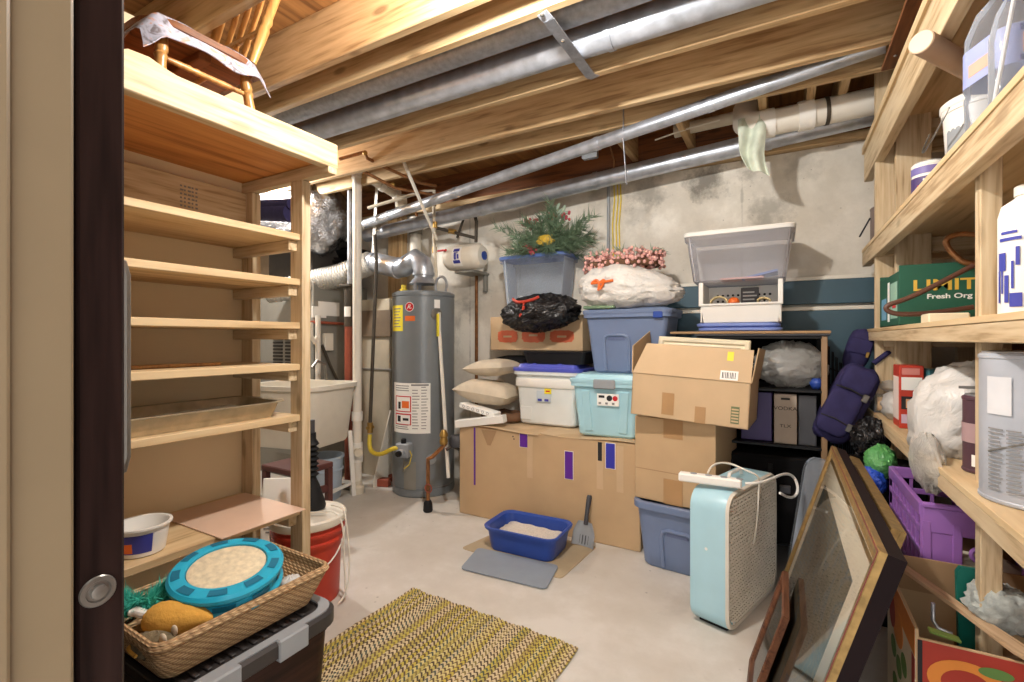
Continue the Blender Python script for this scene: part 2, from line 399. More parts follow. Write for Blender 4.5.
M['inkg'] = plain('grey_ink', (132,130,128), .8, var=.05)
M['blueink'] = plain('blue_print', (60,66,160), .6, var=.1)
M['teal2'] = plain('petrol_plastic', (52,110,120), .5, var=.1)
M['litter'] = plain('litter_granules', (214,204,190), .95, var=.15, nscale=120, bmp=.8, bsc=160)
M['tanmat'] = plain('tan_mat', (176,158,128), .9, var=.06, bmp=.2)
M['greymat'] = plain('grey_rubber_mat', (140,148,158), .7, var=.05, bmp=.1)
M['rope'] = plain('pale_rope', (206,186,140), .9, var=.15, nscale=60)
M['softblue'] = plain('pale_blue_bucket', (178,194,210), .45, var=.04)
M['brownstool'] = plain('maroon_painted_wood', (86,44,40), .5, var=.1)
# ================================================================ SETTING
YB = 3.35; XL = -2.10; XR = .86
S('floor', MB().box(-4.8, 1.2, -1.6, 3.6, -.06, 0), M['floor'])
wb = MB().box(-4.8, 1.2, YB, YB+.2, 0, 2.33)
S('wall_back', wb, M['wall_conc'])
wl = MB().box(-2.22, XL, .19, 1.27, 0, 2.4); S('wall_left', wl, M['drywall'])
S('wall_right', MB().box(XR, XR+.12, -.1, YB, 0, 2.63), M['oldwood_z'])
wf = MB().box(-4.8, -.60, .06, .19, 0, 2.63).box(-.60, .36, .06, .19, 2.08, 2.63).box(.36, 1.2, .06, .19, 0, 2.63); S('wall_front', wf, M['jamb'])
S('wall_utility', MB().box(-4.9, -4.8, .1, YB+.1, 0, 2.63), M['wall_conc'])
S('ceiling', MB().box(-4.8, 1.2, .0, YB+.2, 2.64, 2.67), M['subfloor'])
S('trim_1', MB().box(-.60, -.588, .06, .19, 0, 2.2, .003).box(-.588, -.580, .085, .145, 0, 2.2, .003), M['casing'])
# sill plate and rim on top of the concrete
S('trim_2', MB().box(-4.8, 1.2, 3.30, YB+.14, 2.335, 2.375, .002), M['joist_x'])
S('trim_3', MB().box(-4.8, 1.2, 3.38, 3.43, 2.38, 2.64, .002), M['oldwood_x'])
for yj, z0 in ((.22, 2.4), (.62, 2.4), (1.01, 2.41), (1.40, 2.4), (1.56, 2.4), (2.06, 2.4), (2.42, 2.4), (2.65, 2.4)):
    S('ceiling_joist', MB().box(-4.8, XR+.3, yj, yj+.04, z0, 2.64, .004), M['joist_x'] if yj < 1.9 else M['joist_x'])
# blocking and strapping between the last joists
for x in (-.55, -.12, .10, .24): S('ceiling_blocking', MB().box(x, x+.04, 2.70, 3.36, 2.45, 2.64, .003), M['joist_y'])
S('ceiling_blocking', MB().box(-.93, -.89, 2.70, 3.36, 2.45, 2.64, .003), M['joist_y'])
# ---------------------------------------------------------------- ducts above
for (y, z, r, nm, lab) in ((1.725, 2.478, .060, 'round_duct', 'upper dull galvanised duct running along the joist bay, nearer the camera'),
                           (1.91, 2.456, .062, 'round_duct', 'wide shiny galvanised duct under the joists held by the metal strap')):
    t = T(nm, lab, 'duct', (-1.2, y, z))
    m = MB().cyl((-3.3, y, z), (.95, y, z), r, n=28); P('duct_pipe', m, M['galv'] if r > .061 else M['galvd'], t)
    for x in (-.62, .55) if r > .061 else (-.15,):
        P('duct_collar', MB().cyl((x-.012, y, z), (x+.012, y, z), r+.004, n=28), M['galv'], t)
a = PZ(549, 22, 2.395); b = PZ(597, 79, 2.395)
t = T('duct_strap', 'bent metal hanger strap across the two ceiling ducts', 'bracket', (a+b)/2)
c_ = V((a.x-.05, 1.52, 2.4)); 
m = MB(); m.beam((a.x, 1.57, 2.397), (b.x, 2.08, 2.397-.06), .045, .004, bev=0); m.beam((b.x, 2.08, 2.337), (b.x+.004, 2.085, 2.40), .045, .004, up=(0,1,0), bev=0)
m = MB(); q = [V((a.x, 1.575, 2.394)), V((a.x+.01, 1.61, 2.384)), V((b.x-.01, 2.05, 2.384)), V((b.x, 2.085, 2.394))]
for i in range(3): m.beam(q[i], q[i+1], .045, .004, bev=0)
P('strap', m, M['galvd'], t)
P('screw', MB().lathe([(.009, 0), (.009, .004), (.004, .007)], 10, Tr(q[0]+V((0,0,-.006))) @ Rx(180)), M['chrome'], t)
P('screw', MB().lathe([(.009, 0), (.009, .004), (.004, .007)], 10, Tr(q[1].lerp(q[2], .3)+V((0,0,-.004))) @ Rx(180)), M['chrome'], t)
# sloping grey vent pipes
d1a, d1b = PY(365, 224, 2.92), PY(885, 44, 2.53)
t = T('vent_pipe', 'slim grey vent pipe sloping up to the right across the joists', 'pipe', d1a)
P('pipe', MB().cyl(d1a, d1b, .036, n=24), M['galv'], t)
for k in (.09, .30, .62, .80):
    p = d1a.lerp(d1b, k); d = (d1b-d1a).normalized()*.014; P('pipe_collar', MB().cyl(p-d, p+d, .039, n=24), M['galv'], t)
p = d1a.lerp(d1b, .67)
P('hanger_strap', MB().beam(p+V((0,-.042,0)), p+V((0,-.042,.16)), .018, .003, up=(1,0,0), bev=0).beam(p+V((0,-.042,-.04)), p+V((0,.02,-.28)), .018, .003, up=(1,0,0), bev=0), M['galvd'], t)
d2a, d2b = PY(366, 236, 3.10), PY(880, 113, 3.17)
t = T('vent_pipe', 'thicker grey vent pipe running below the sill along the concrete wall', 'pipe', d2a)
P('pipe', MB().cyl(d2a, d2b, .055, n=24), M['galv'], t)
for k in (.33, .58, .86):
    p = d2a.lerp(d2b, k); d = (d2b-d2a).normalized()*.014; P('pipe_collar', MB().cyl(p-d, p+d, .059, n=24), M['galv'], t)
# white drain pipe top right with rag
w0, w1 = PY(757, 126, 2.96), PY(893, 97, 3.02)
t = T('drain_pipe', 'thick white plastic drain pipe with coupling near the right shelves', 'pipe', w0)
P('pipe', MB().cyl(w0, w1, .067, n=28), M['pvc'], t)
for k in (.08, .38):
    p = w0.lerp(w1, k); d = (w1-w0).normalized()*.045; P('coupling', MB().cyl(p-d*.8, p+d*.8, .076, n=28), M['white'], t)
el = [w0+V((.02,0,0)), w0+V((-.03,.005,.012)), w0+V((-.055,.04,.045)), w0+V((-.06,.09,.10)), w0+V((-.06,.12,.16))]
P('elbow', MB().tube(el, .071, 24), M['pvc'], t)
l0, l1 = PY(742, 116, 3.14), PY(676, 131, 3.16)
P('branch_pipe', MB().cyl(l0, l1, .036, n=20), M['pvcgrime'], t); P('branch_cap', MB().cyl(l1+(l0-l1)*.12, l1-(l0-l1)*.02, .041, n=20), M['pvcgrime'], t)
P('ring', MB().cyl(w0.lerp(w1,.52), w0.lerp(w1,.55), .071, n=28), M['iron'], t)
ra, rb = PY(737, 126, 2.89), PY(762, 130, 2.89)
def rag(u, v):
    x = ra.x+(rb.x-ra.x)*(u*(1.12-.25*v)); z = ra.z+.02-.27*v-.05*u*v
    if v < .18: z = ra.z+.02+.05*math.sin(v/.18*PI)*.6-.02*v
    y = 2.895-.018*math.sin(u*9+v*3)-.02*v+ (.10*(1-v/.18) if v < .18 else 0)
    return (x+.006*math.sin(v*7)+.05*v*v, y, z)
m = MB().sheet(rag, 14, 22, .004)
o = TM('rag', m, plain('pale_green_cloth', (206,214,196), .95, var=.2, nscale=14, bmp=.3), 'pale green cloth hanging from the white drain pipe', 'rag', smooth=60)
# thin copper lines and cables between the last joists
t = T('copper_pipe', 'thin copper water line slung under the far joists at right', 'pipe', PY(800,75,2.9))
P('pipe', MB().tube([PY(640,112,2.95), PY(700,100,2.95), PY(800,75,2.95), PY(866,62,2.95)], .009), M['copper'], t)
t = T('electrical_cable', 'pale electrical cable looping below the joists by the vent pipes', 'cable', PY(650,135,3))
P('cable', MB().tube([PY(655,140,3.0), PY(672,134,3.0), PY(690,128,3.0), PY(720,120,3.0)], .005), M['offwhite'], t)
t = T('junction_box', 'small grey junction box between joists above the vent pipes', 'box', PY(590,155,2.98))
P('box', MB().cbox(PY(590,154,2.98), (.10,.05,.06), .004), M['galv'], t); P('cover', MB().cbox(PY(590,154,2.95), (.095,.006,.055), .002), M['grey'], t)
P('cable', MB().tube([PY(600,148,2.98), PY(610,146,2.99), PY(614,160,3.2), PY(614,176,3.3)], .005), M['copper'], t)
# conduit and yellow cables on the concrete wall
for i, x in enumerate((613.5, 617, 620)):
    o = TM('yellow_cable', MB().tube([PY(x,176,3.335), PY(x+1,200,3.338), PY(x-1,225,3.338), PY(x,262,3.338)], .005), M['yhose'],
       ('left', 'middle', 'right')[i]+' one of the yellow cables running down the concrete wall', 'cable', 'yellow cables on the wall')
t = T('conduit', 'thin grey metal conduit on the concrete wall beside yellow cables', 'conduit', PY(608.5,262,3.33))
P('pipe', MB().cyl(PY(608.5,178,3.335), PY(608.5,268,3.335), .012, n=12), M['grey'], t); P('clamp', MB().cbox(PY(608.5,182,3.335), (.05,.012,.025), .003), M['galv'], t)

# ================================================================ DOOR
t = S('door_1', MB().box(-1.36, -.60, .195, .235, .01, 2.08, .003), M['doordark'])
m = MB().lathe([(.0001,0),(.0145,0),(.0155,.0015),(.0145,.003),(.0105,.0032),(.0095,.0015),(.007,.0015),(.0065,.006),(.003,.007)], 28, Tr(-.60,.2115,.947) @ Ry(90))
S('latch_plate', m, M['chrome'], t)
hp = [(-.63,.236,1.285),(-.63,.243,1.283),(-.63,.246,1.27),(-.63,.246,1.07),(-.63,.243,1.057),(-.63,.236,1.055)]
S('door_pull', MB().tube(hp, .0055, 10), M['chrome'], t)

# ================================================================ LEFT SHELF
SX = -1.68
t = T('wall_shelf', 'tall homemade pine shelving unit along the left wall', 'shelf', (-1.85, .75, 0))
zs = [1.622, 1.441, 1.266, 1.100, .896, .519]
for z in zs:
    P('shelf_board', MB().box(XL+.005, SX-.012, .24, 1.25, z-.026, z, .002), M['ply_y'], t)
    P('cleat', MB().box(XL+.005, SX-.03, 1.212, 1.249, z-.068, z-.027, .002), M['pine_x'], t)
P('post', MB().box(-1.755, SX, 1.251, 1.29, 0, 1.84, .002), M['pine_z'], t)
P('post', MB().box(XL+.005, -2.015, 1.251, 1.29, 0, 1.84, .002), M['pine_z'], t)
P('post', MB().box(-1.755, SX, .20, .239, 0, 1.84, .002), M['pine_z'], t)
P('top_rail', MB().box(XL+.005, -1.525, 1.251, 1.29, 1.842, 1.89, .002), M['pine_x'], t)
P('back_rail', MB().box(XL+.002, XL+.042, .24, 1.25, 1.70, 1.84, .002), M['pine_y'], t, label='rear rail with a printed lumber stamp')
P('top_deck', MB().box(XL+.005, -1.566, .22, 1.29, 1.892, 1.915, .002), wood('orange_ply', (214,150,84), (180,112,56), 'y', .6, .2), t)
P('fascia', MB().box(-1.565, -1.524, .20, 1.295, 1.866, 1.962, .003), M['pine_y'], t)
st = MB()
for i in range(6):
    for k in range(5):
        st.box(XL+.0425, XL+.0432, .985+k*.014, .985+k*.014+random.uniform(.006,.012), 1.722+i*.0155, 1.722+i*.0155+.007)
P('lumber_stamp', st, M['inkg'], t)
# things on the left shelves
p = PX(143, 193, -1.8)
o = TM('plastic_box', MB().cbox((-1.82,.48,1.622+.020), (.09,.14,.04), .006), M['offwhite'], 'small cream box lying on the shelf below the top deck', 'box')
o = TM('wooden_strip', MB().box(-1.86,-1.835,.26,1.02,1.101,1.113,.002), M['bamboo'], 'thin brown wooden strip lying on the fourth shelf', 'strip')
t = T('roasting_pan', 'shallow grimy metal baking pan on the fifth shelf', 'pan', (-1.86,.87,.897), 0)
m = MB(); L = .66; W = .30
rings = [rring(W-.05, L-.05, .04, 0), rring(W-.01, L-.01, .05, .055), rring(W+.02, L+.02, .055, .058), rring(W+.02, L+.02, .055, .062), rring(W-.015, L-.015, .05, .060), rring(W-.055, L-.055, .04, .004)]
m.loft(rings, True, True, Tr(-1.86,.87,.897)); P('pan_body', m, M['galpan'], t)
pa = MB().cbox((-1.86,.89,.897+.03), (.17,.44,.006), .002, Rx(1.5)); P('paper_liner', pa, M['paper'], t)
# plastic tub with blue label, on the bottom shelf
tb = PZ(143, 553, .519); tb = V((-1.79,.745,.519))
t = T('plastic_tub', 'empty white plastic food tub with blue label on the lowest shelf', 'tub', tb)
tm = Tr(tb); m = MB().lathe([(.055,0),(.062,.004),(.075,.085),(.082,.088),(.082,.094),(.073,.094),(.066,.075),(.054,.006)], 40, tm); P('tub_body', m, M['white'], t)
lb = MB(); rg = [[], []]
def arc(r0, r1, z0, z1, a0, a1, n, M_, off=.0006):
    mb = MB(); mb.sheet(lambda u, v: ((r0+(r1-r0)*v+off)*math.cos(a0+(a1-a0)*u), (r0+(r1-r0)*v+off)*math.sin(a0+(a1-a0)*u), z0+(z1-z0)*v), n, 1, -.0004); 
    return MB().add(mb.v, mb.f, M_)
P('label', arc(.0635,.0735,.016,.075,-1.25,.0,12,tm), M['blueink'], t, label='blue printed label')
P('label', arc(.0635,.0735,.016,.075,.03,.7,8,tm), M['paper'], t, label='white small-print label')
P('label_picture', arc(.0645,.069,.020,.05,-1.2,-.75,6,tm,.0012), M['orange'], t)
pk = [V((SX-.012,1.245,.52)), V((XL+.03,1.245,.52)), V((XL+.03,.86,.52)), V((SX-.012,.86,.52))]
o = TM('pink_board', MB().box(-2.06,-1.655,.92,1.248,.5195,.5245,.001), M['teaboard'], 'pale pink flat panel lying over the lowest shelf', 'panel')
# ---------------------------------------------------------------- chair on the top deck
cm = Tr(-1.80,.865,1.915) @ Rz(0)
t = T('spindle_chair', 'small maple spindle chair with cloth draped over its seat on the shelf top', 'chair', M=cm)
def cl(*p): return cm @ V(p)
seat = MB().loft([rring(.36,.33,.09,.222), rring(.39,.36,.10,.232), rring(.39,.36,.10,.252), rring(.36,.33,.09,.262)], True, True, cm); P('seat', seat, M['oldwood_y'], t)
def turned(p, q, r):
    pts = [p.lerp(q, k) for k in (0,.12,.3,.34,.38,.42,.7,.88,1)]; rr = [r*.75,r*.95,r*1.15,r*.9,r*1.2,r*.95,r*1.1,r*.9,r*.75]
    return MB().tube(pts, rr, 12)
for sx in (-1,1):
    for sy in (-1,1): P('leg', turned(cl(sx*.155,sy*.125,.228), cl(sx*.178,sy*.15,0), .016), M['bamboo'], t)
    P('stretcher', turned(cl(sx*.163,-.138,.14), cl(sx*.163,.138,.14), .009), M['bamboo'], t)
P('stretcher', turned(cl(-.165,0,.14), cl(.165,0,.14), .009), M['bamboo'], t)
P('seat_brace', MB().box(-.15,.15,-.02,.02,.195,.223,.003,cm), M['oldwood_x'], t)
for sx in (-1,1): P('back_post', turned(cl(sx*.165,.15,.26), cl(sx*.20,.27,.70), .017), M['bamboo'], t)
for k in (-.07,.0,.07): P('spindle', turned(cl(k,.155,.26), cl(k*1.2,.26,.64), .010), M['bamboo'], t)
P('back_rail', MB().tube([cl(-.17,.19,.40), cl(.178,.19,.40)], .010, 10), M['bamboo'], t)
P('crest_rail', MB().beam(cl(-.21,.272,.68), cl(.21,.272,.68), .05, .022, bev=.006), M['bamboo'], t)
def cloth(u, v):
    x = -.215+.43*u; y = -.215+.40*v; ex = min(1,max(0, .09-min(u,1-u))/.07); ey = max(0, .16-v)/.16
    z = .270-.085*ex-.13*ey*(1+.25*math.sin(11*u))*(1-.35*u)+.003*math.sin(23*u)*math.cos(17*v)-.010*ex*math.sin(12*v)-.05*max(0,(v-.9)/.1)
    return cl(x*(1+.02*math.sin(14*v)*ex), y+.02*ey*math.sin(15*u), z)
mm, nt, b = nmat('grey_floral_cloth'); co = coords(nt, (1,1,1))
n1 = N(nt,'ShaderNodeTexNoise', Scale=18.0, Detail=4.0, Distortion=1.5); nt.links.new(co, n1.inputs['Vector'])
r = ramp(nt, n1.outputs[0], [(.36,(112,104,108)),(.46,(164,164,176)),(.56,(176,178,194)),(.64,(190,150,134))]); nt.links.new(r.outputs[0], b.inputs['Base Color']); b.inputs['Roughness'].default_value=.9
o = TM('cloth_cover', MB().sheet(cloth, 26, 22, .003), mm, 'grey floral cloth draped over the seat of the spindle chair', 'cloth', smooth=70)
m = MB(); m.beam((-1.62,.34,1.935),(-1.60,.80,1.955),.02,.04)
o = TM('wooden_offcut', MB().prism([(0,0),(.5,0),(.5,.05),(.3,.052),(.2,.056),(.12,.07),(.07,.085),(.02,.082),(0,.07)], .005, frameM((-1.572,.60,1.916),(0,1,0),(0,0,1))), M['ply_y'], 'wavy cut wooden offcut behind the chair legs on the shelf top', 'board')
# ================================================================ WATER HEATER
hc = V((-2.515,2.985,0)); R_ = .245; HT = 1.57
t = T('water_heater', 'tall grey tank water heater with yellow energy sticker', 'water heater', hc)
tm = Tr(hc)
P('tank', MB().lathe([(R_-.012,.0),(R_,.012),(R_,.06),(R_-.006,.064),(R_-.006,.07),(R_,.074),(R_,HT-.05),(R_-.004,HT-.046),(R_-.004,HT-.04),(R_+.002,HT-.036),(R_+.002,HT-.012),(R_-.02,HT),(.08,HT+.008)], 56, tm), M['heater'], t)
def hang(px):   # angle on the tank seen at photo column px
    best = min(range(-180,180), key=lambda a: abs(512+F*((hc.x+R_*math.cos(math.radians(a)))*RT[0]+(hc.y+R_*math.sin(math.radians(a)))*RT[1])/((hc.x+R_*math.cos(math.radians(a)))*FW[0]+(hc.y+R_*math.sin(math.radians(a)))*FW[1])-px)+(1000 if (math.cos(math.radians(a))*hc.x+math.sin(math.radians(a))*hc.y) > -.2 else 0))
    return math.radians(best)
def hz(y): return CAMZ+(HY-y)/F*3.62
def patch(x0, x1, y0, y1, off=.001):
    return arc(R_, R_, hz(y1), hz(y0), hang(x0), hang(x1), 14, tm, off)
P('energy_label', patch(393,403,305,331), M['yellow'], t, label='yellow energy sticker')
m = MB()
for k in range(7): q = patch(394.5,401-(k%3),308+k*3,309+k*3,.0016); m.add(q.v, q.f)
P('label_print', m, M['inkg'], t)
a = hang(409.5); Mz = Matrix.Translation(hc+V((math.cos(a)*(R_+.0015), math.sin(a)*(R_+.0015), hz(307)))) @ Matrix.Rotation(a+PI/2,4,'Z') @ Rx(90)
P('badge', MB().lathe([(.036,-.001),(.036,.0015)], 28, Mz), M['paper'], t, label='round red and white maker badge')
m = MB().loft([[V((math.cos(q)*.032, math.sin(q)*.032, .0016)) for q in [2*PI*k/28 for k in range(28)]],[V((math.cos(q)*.032, math.sin(q)*.032, .0026)) for q in [2*PI*k/28 for k in range(28)]]], M=Mz)
P('badge_disc', m, M['redlogo'], t)
m = MB().tube([(-.018,-.016,.003),(-.006,.004,.003),(-.002,.018,.003),(.008,.016,.003),(.006,.004,.003),(-.006,-.002,.003),(.006,-.012,.003),(.018,-.008,.003)], .003, 6, M=Mz); P('badge_mark', m, M['paper'], t)
P('tag_label', patch(405,415,316,321), M['orange'], t, label='small orange sticker')
P('tag_label', patch(434,440,299.5,308), M['paper'], t, label='small white sticker near the top')
P('warning_label', patch(394.5,430.5,383,433), M['paper'], t, label='large white instruction sheet')
m = MB(); random.seed(3)
for (x0,x1,y0,y1,n) in ((396,410,385,392,3),(412.5,419.5,389,430,14),(421.5,428.5,386,430,15),(396,410,424,430,3)):
    for k in range(n):
        y = y0+(y1-y0)*(k+.2)/n; q = patch(x0, x1-random.uniform(0,3), y, y+.8, .0017); m.add(q.v,q.f)
q = patch(411,429,384,385.6,.0017); m.add(q.v,q.f); P('label_print', m, M['inkg'], t)
m = MB()
for (x0,x1,y0,y1) in ((396,411,396,397),(396,411,411,412),(396,396.8,396,412),(410.2,411,396,412),(396,411,413.5,414.8),(396,411,424,424.8),(396,396.8,414,424),(410.2,411,414,424)): q = patch(x0,x1,y0,y1,.0018); m.add(q.v,q.f)
P('label_border', m, M['redlogo'], t)
m = MB()
for (x0,x1,y0,y1) in ((398.5,401,402,409),(398,401,416,422),(403,408.5,418,420.5)): P('label_icon', patch(x0,x1,y0,y1,.0018), M['ink'], t)
q = patch(402,409,401,408,.0018); P('label_icon', q, M['orange'], t)
# control valve
a = hang(406.5); d = V((math.cos(a), math.sin(a), 0)); s_ = V((-d.y, d.x, 0)); c = hc+d*(R_+.04)+V((0,0,hz(449)))
Mz = frameM(c, s_, (0,0,1))
P('control_valve', MB().box(-.055,.055,-.05,.055,-.045,.03,.008,Mz).lathe([(.03,.03),(.03,.05),(.024,.055)],20,Mz @ Tr(0,-.012,0)), M['grey'], t)
P('control_knob', MB().lathe([(.022,.055),(.024,.06),(.02,.08)],16,Mz @ Tr(0,-.012,0)).lathe([(.02,.0),(.02,.03),(.012,.035)],12,Mz @ Tr(0,.055,0) @ Rx(-90)), M['black'], t)
P('burner_tube', MB().tube([c+V((0,0,-.04)), c+V((0,0,-.1))+s_*.0, c+V((0,0,-.16))], .006), M['chrome'], t)
P('sensor_wire', MB().tube([c+s_*.045+V((0,0,.02)), c+s_*.07+V((0,0,-.03)), c+s_*.05+V((0,0,-.1)), c+V((0,0,-.14))], .004), M['yhose'], t)
P('burner_door', MB().add(*(lambda q: (q.v,q.f))(patch(404,416,461,489,.004))), M['furn'], t)
a = hang(431); P('side_port', MB().lathe([(.04,0),(.04,.006),(.03,.01),(.012,.012)], 24, Tr(hc+V((math.cos(a)*R_,math.sin(a)*R_,hz(459)))) @ Matrix.Rotation(a,4,'Z') @ Ry(90)), M['grey'], t)
# draft hood and vent
P('draft_hood', MB().lathe([(.10,HT+.075),(.115,HT+.07),(.075,HT+.12),(.075,HT+.16)], 28, tm, c0=True), M['galv'], t)
for k in range(3):
    q = 2*PI*k/3+.5; P('hood_leg', MB().box(-.006,.006,-.012,.012,HT,HT+.08,0,tm @ Matrix.Rotation(q,4,'Z') @ Tr(.10,0,0)), M['galv'], t)
P('top_fitting', MB().lathe([(.03,HT),(.03,HT+.025),(.02,HT+.03),(.02,HT+.06)],16, tm @ Tr(-.12,-.10,0)), M['yhose'], t, label='yellow top fitting')
a = hang(436.5); pv = hc+V((math.cos(a)*(R_+.0), math.sin(a)*(R_+.0), hz(314)))
P('relief_valve', MB().lathe([(.045,0),(.045,.008),(.03,.012)],24,Tr(pv) @ Matrix.Rotation(a,4,'Z') @ Ry(90)).cyl(pv, pv+V((math.cos(a),math.sin(a),0))*.05, .016), M['chrome'], t)
v0 = pv+V((math.cos(a),math.sin(a),0))*.05
p1 = PY(448.5,478, hc.y-.30)
P('relief_pipe', MB().tube([v0+V((0,0,.01)), v0, v0+V((.004,-.002,-.12)), p1], .013, 12), M['pvc'], t)
P('relief_tag', MB().cbox(v0+V((.004,-.02,-.085)), (.05,.004,.17), .001, Matrix.Rotation(-.5,4,'Z')), M['yellow'], t, label='yellow warning tag')
# drain assembly
a2 = hang(431)+.25; q0 = PY(434,463, hc.y-R_-.05); q1 = PY(428,459,2.60); q2 = V((q1.x,q1.y,.07)); q3 = PY(446,443,2.66)
P('drain_line', MB().tube([q2, q1+V((0,0,-.03)), q1, q1+V((.03,.01,.015)), q3+V((-.02,0,-.02)), q3], .014, 10), M['copper'], t)
P('drain_valve', MB().lathe([(.026,0),(.03,.02),(.024,.05),(.03,.055),(.03,.07),(.014,.10)],16,Tr(q3+V((-.02,0,-.01)))), M['brass'], t)
P('pipe_foot', MB().lathe([(.028,0),(.034,.01),(.03,.06),(.02,.08)],16,Tr(q2.x,q2.y,0)), M['black'], t)
P('valve_wheel', MB().tube([V((q1.x+.02,q1.y-.02,.17))+V((.028*math.cos(k),0,.028*math.sin(k))) for k in [2*PI*i/14 for i in range(14)]], .005, 6, closed=True), M['redsteel'], t)
P('side_pump', MB().lathe([(.05,0),(.055,.02),(.055,.05),(.04,.075)],20,Tr(PY(457,446,2.72)+V((0,0,.0)))), M['dgrey'], t)
P('pump_line', MB().tube([PY(446,450,2.66), PY(452,446,2.69), PY(460,450,2.72), PY(462,470,2.75)], .012), M['iron'], t)
# elbow and duct run of the vent
def nz(y, d): return CAMZ+(HY-y)/F*d
e0 = hc+V((0,0,HT+.15)); e1 = PY(398,268,2.98); e2 = PY(372,262,2.96); e3 = PY(355,276,2.9); e4 = PY(318,280,2.75)
t = T('vent_duct', 'shiny galvanised vent duct with elbow leading from the water heater', 'duct', e0)
P('elbow', MB().tube([e0, e0+V((0,0,.03)), e0+V((-.02,0,.09)), e0+V((-.07,0,.13)), e1+V((.06,0,0)), e1], .082, 24), M['galv'], t)
P('duct_pipe', MB().tube([e1, e2], .085, 24), M['galv'], t)
for e in (e0, e1, e1.lerp(e2,.9)): 
    d = V((0,0,1)) if e is e0 else (e2-e1).normalized(); P('duct_collar', MB().cyl(e-d*.012, e+d*.012, .089, n=24), M['galv'], t)
f0 = e2; fl = []; rr = []
path = [e2+V((.02,0,0)), e2+V((-.14,-.03,-.05)), e2+V((-.30,-.12,-.12)), e4, PY(296,288,2.6), PY(262,292,2.45)]
t = T('flex_duct', 'ribbed silver flexible duct curving behind the pine shelving', 'duct', e4)
pts = []
for i in range(len(path)-1):
    for k in range(14): pts.append(path[i].lerp(path[i+1], k/14))
pts = [sum((pts[max(0,min(len(pts)-1,i+j))] for j in range(-6,7)), V((0,0,0)))/13 for i in range(len(pts))]
P('duct_skin', MB().tube(pts, [.095+(.006 if i%2 else -.002) for i in range(len(pts))], 22), M['flex'], t)
# big foil-wrapped trunk duct
t0 = PY(322,216,2.6)
def sag(p): return V((p.x*(1+.12*p.z), p.y, p.z*(1 if p.z > 0 else 1.05)))
o = TM('insulated_duct', MB().blob(PY(299,214,2.72), (.42,.30,.36), .13, 3.0, 5, 72, squash=2.5, M=Rz(30) @ Ry(22)), M['foil'], 'bulging trunk duct wrapped in crinkled silver foil above the utility tub', 'duct', smooth=80)
o = TM('blue_sleeping_pad', MB().tube([PY(258,212,2.05), PY(292,213,2.0)], .06, 20).tube([PY(258,205,2.02), PY(292,204,1.98)], .035, 16), M['navy'], 'rolled dark blue bundle glimpsed through the shelf posts under the deck', 'bundle')
# furnace
fx = PY(330,400,2.95)
t = T('furnace', 'grey sheet-metal furnace cabinet behind the utility tub', 'furnace', (-3.75,3.0,0))
P('cabinet', MB().box(-4.15,-3.42,2.65,3.25,0,1.68,.006), M['furn'], t)
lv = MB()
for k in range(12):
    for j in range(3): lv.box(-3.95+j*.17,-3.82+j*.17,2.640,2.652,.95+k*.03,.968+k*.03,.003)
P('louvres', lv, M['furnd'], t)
P('access_panel', MB().box(-3.9,-3.45,2.635,2.651,.2,.85,.004), M['furn'], t)
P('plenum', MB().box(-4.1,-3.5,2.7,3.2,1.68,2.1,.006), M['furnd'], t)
P('control_label', MB().box(-3.421,-3.417,2.70,2.92,1.40,1.52), M['paper'], t)
P('switch_box', MB().cbox(PX(328,342,-3.40), (.04,.09,.15), .006), M['offwhite'], t)
pp = PX(318,330,-3.36)
P('drain_trap', MB().tube([pp+V((0,0,.12)), pp, pp+V((0,0,-.5))], .022, 12).tube([pp+V((0,-.07,.06)), pp+V((0,-.07,-.05)), pp+V((0,-.035,-.10)), pp+V((0,0,-.05))], .02, 12), M['pvc'], t)
P('wire', MB().tube([PX(322,345,-3.38), PX(330,365,-3.38), PX(338,382,-3.37), PX(344,396,-3.36)], .012), M['iron'], t)
P('red_valve_line', MB().tube([PX(311,322,-3.40), PX(345,324,-3.38)], .012), M['redsteel'], t)
for (x0, x1, z0, z1, nm) in ((312,326,306,318,'paper_tag'),): 
    a = PX(x0,z0,-3.41); b = PX(x1,z1,-3.41); P(nm, MB().box(-3.415,-3.405,a.y,b.y,b.z,a.z), M['paper'], t)
# second cabinet (return duct) beige-grey
t = T('return_duct', 'tall beige-grey return air duct behind the pipes left of the water heater', 'duct', (-3.2,3.1,0))
ra_, rb_ = PY(352,400,3.05), PY(392,400,3.05)
P('duct_body', MB().box(ra_.x,rb_.x-.03,3.05,3.25,0,1.55,.004), plain('beige_duct_metal', (176,166,146), .55, var=.08), t)
P('seam', MB().box(ra_.x,rb_.x,3.04,3.052,.93,.945,.002), M['furn'], t)
P('cap_panel', MB().box(ra_.x-.03,rb_.x,3.03,3.055,1.22,1.45,.003), plain('brown_duct_tape', (112,96,78), .6), t)
# dark insulation tangle above furnace
for k,(x,y,Y,rx) in enumerate(((322,264,3.0,.30),(345,256,3.1,.30),(300,268,2.95,.28))):
    o = TM('dark_insulation', MB().blob(PY(x,y,Y), (rx,.14,.07), .25, 5, 20+k, 26, ridged=True), M['blackm'], ('dark crumpled insulation above the furnace behind the white standpipe','dark crumpled insulation by the heater vent elbow','dark crumpled insulation at the left over the furnace')[k], 'insulation')
# stud / plywood bits behind the heater vent
S('wall_stud', MB().box(PY(391,300,3.3).x, PY(404,300,3.3).x, 3.26, 3.345, 0, 2.33, .003), M['joist_z'])
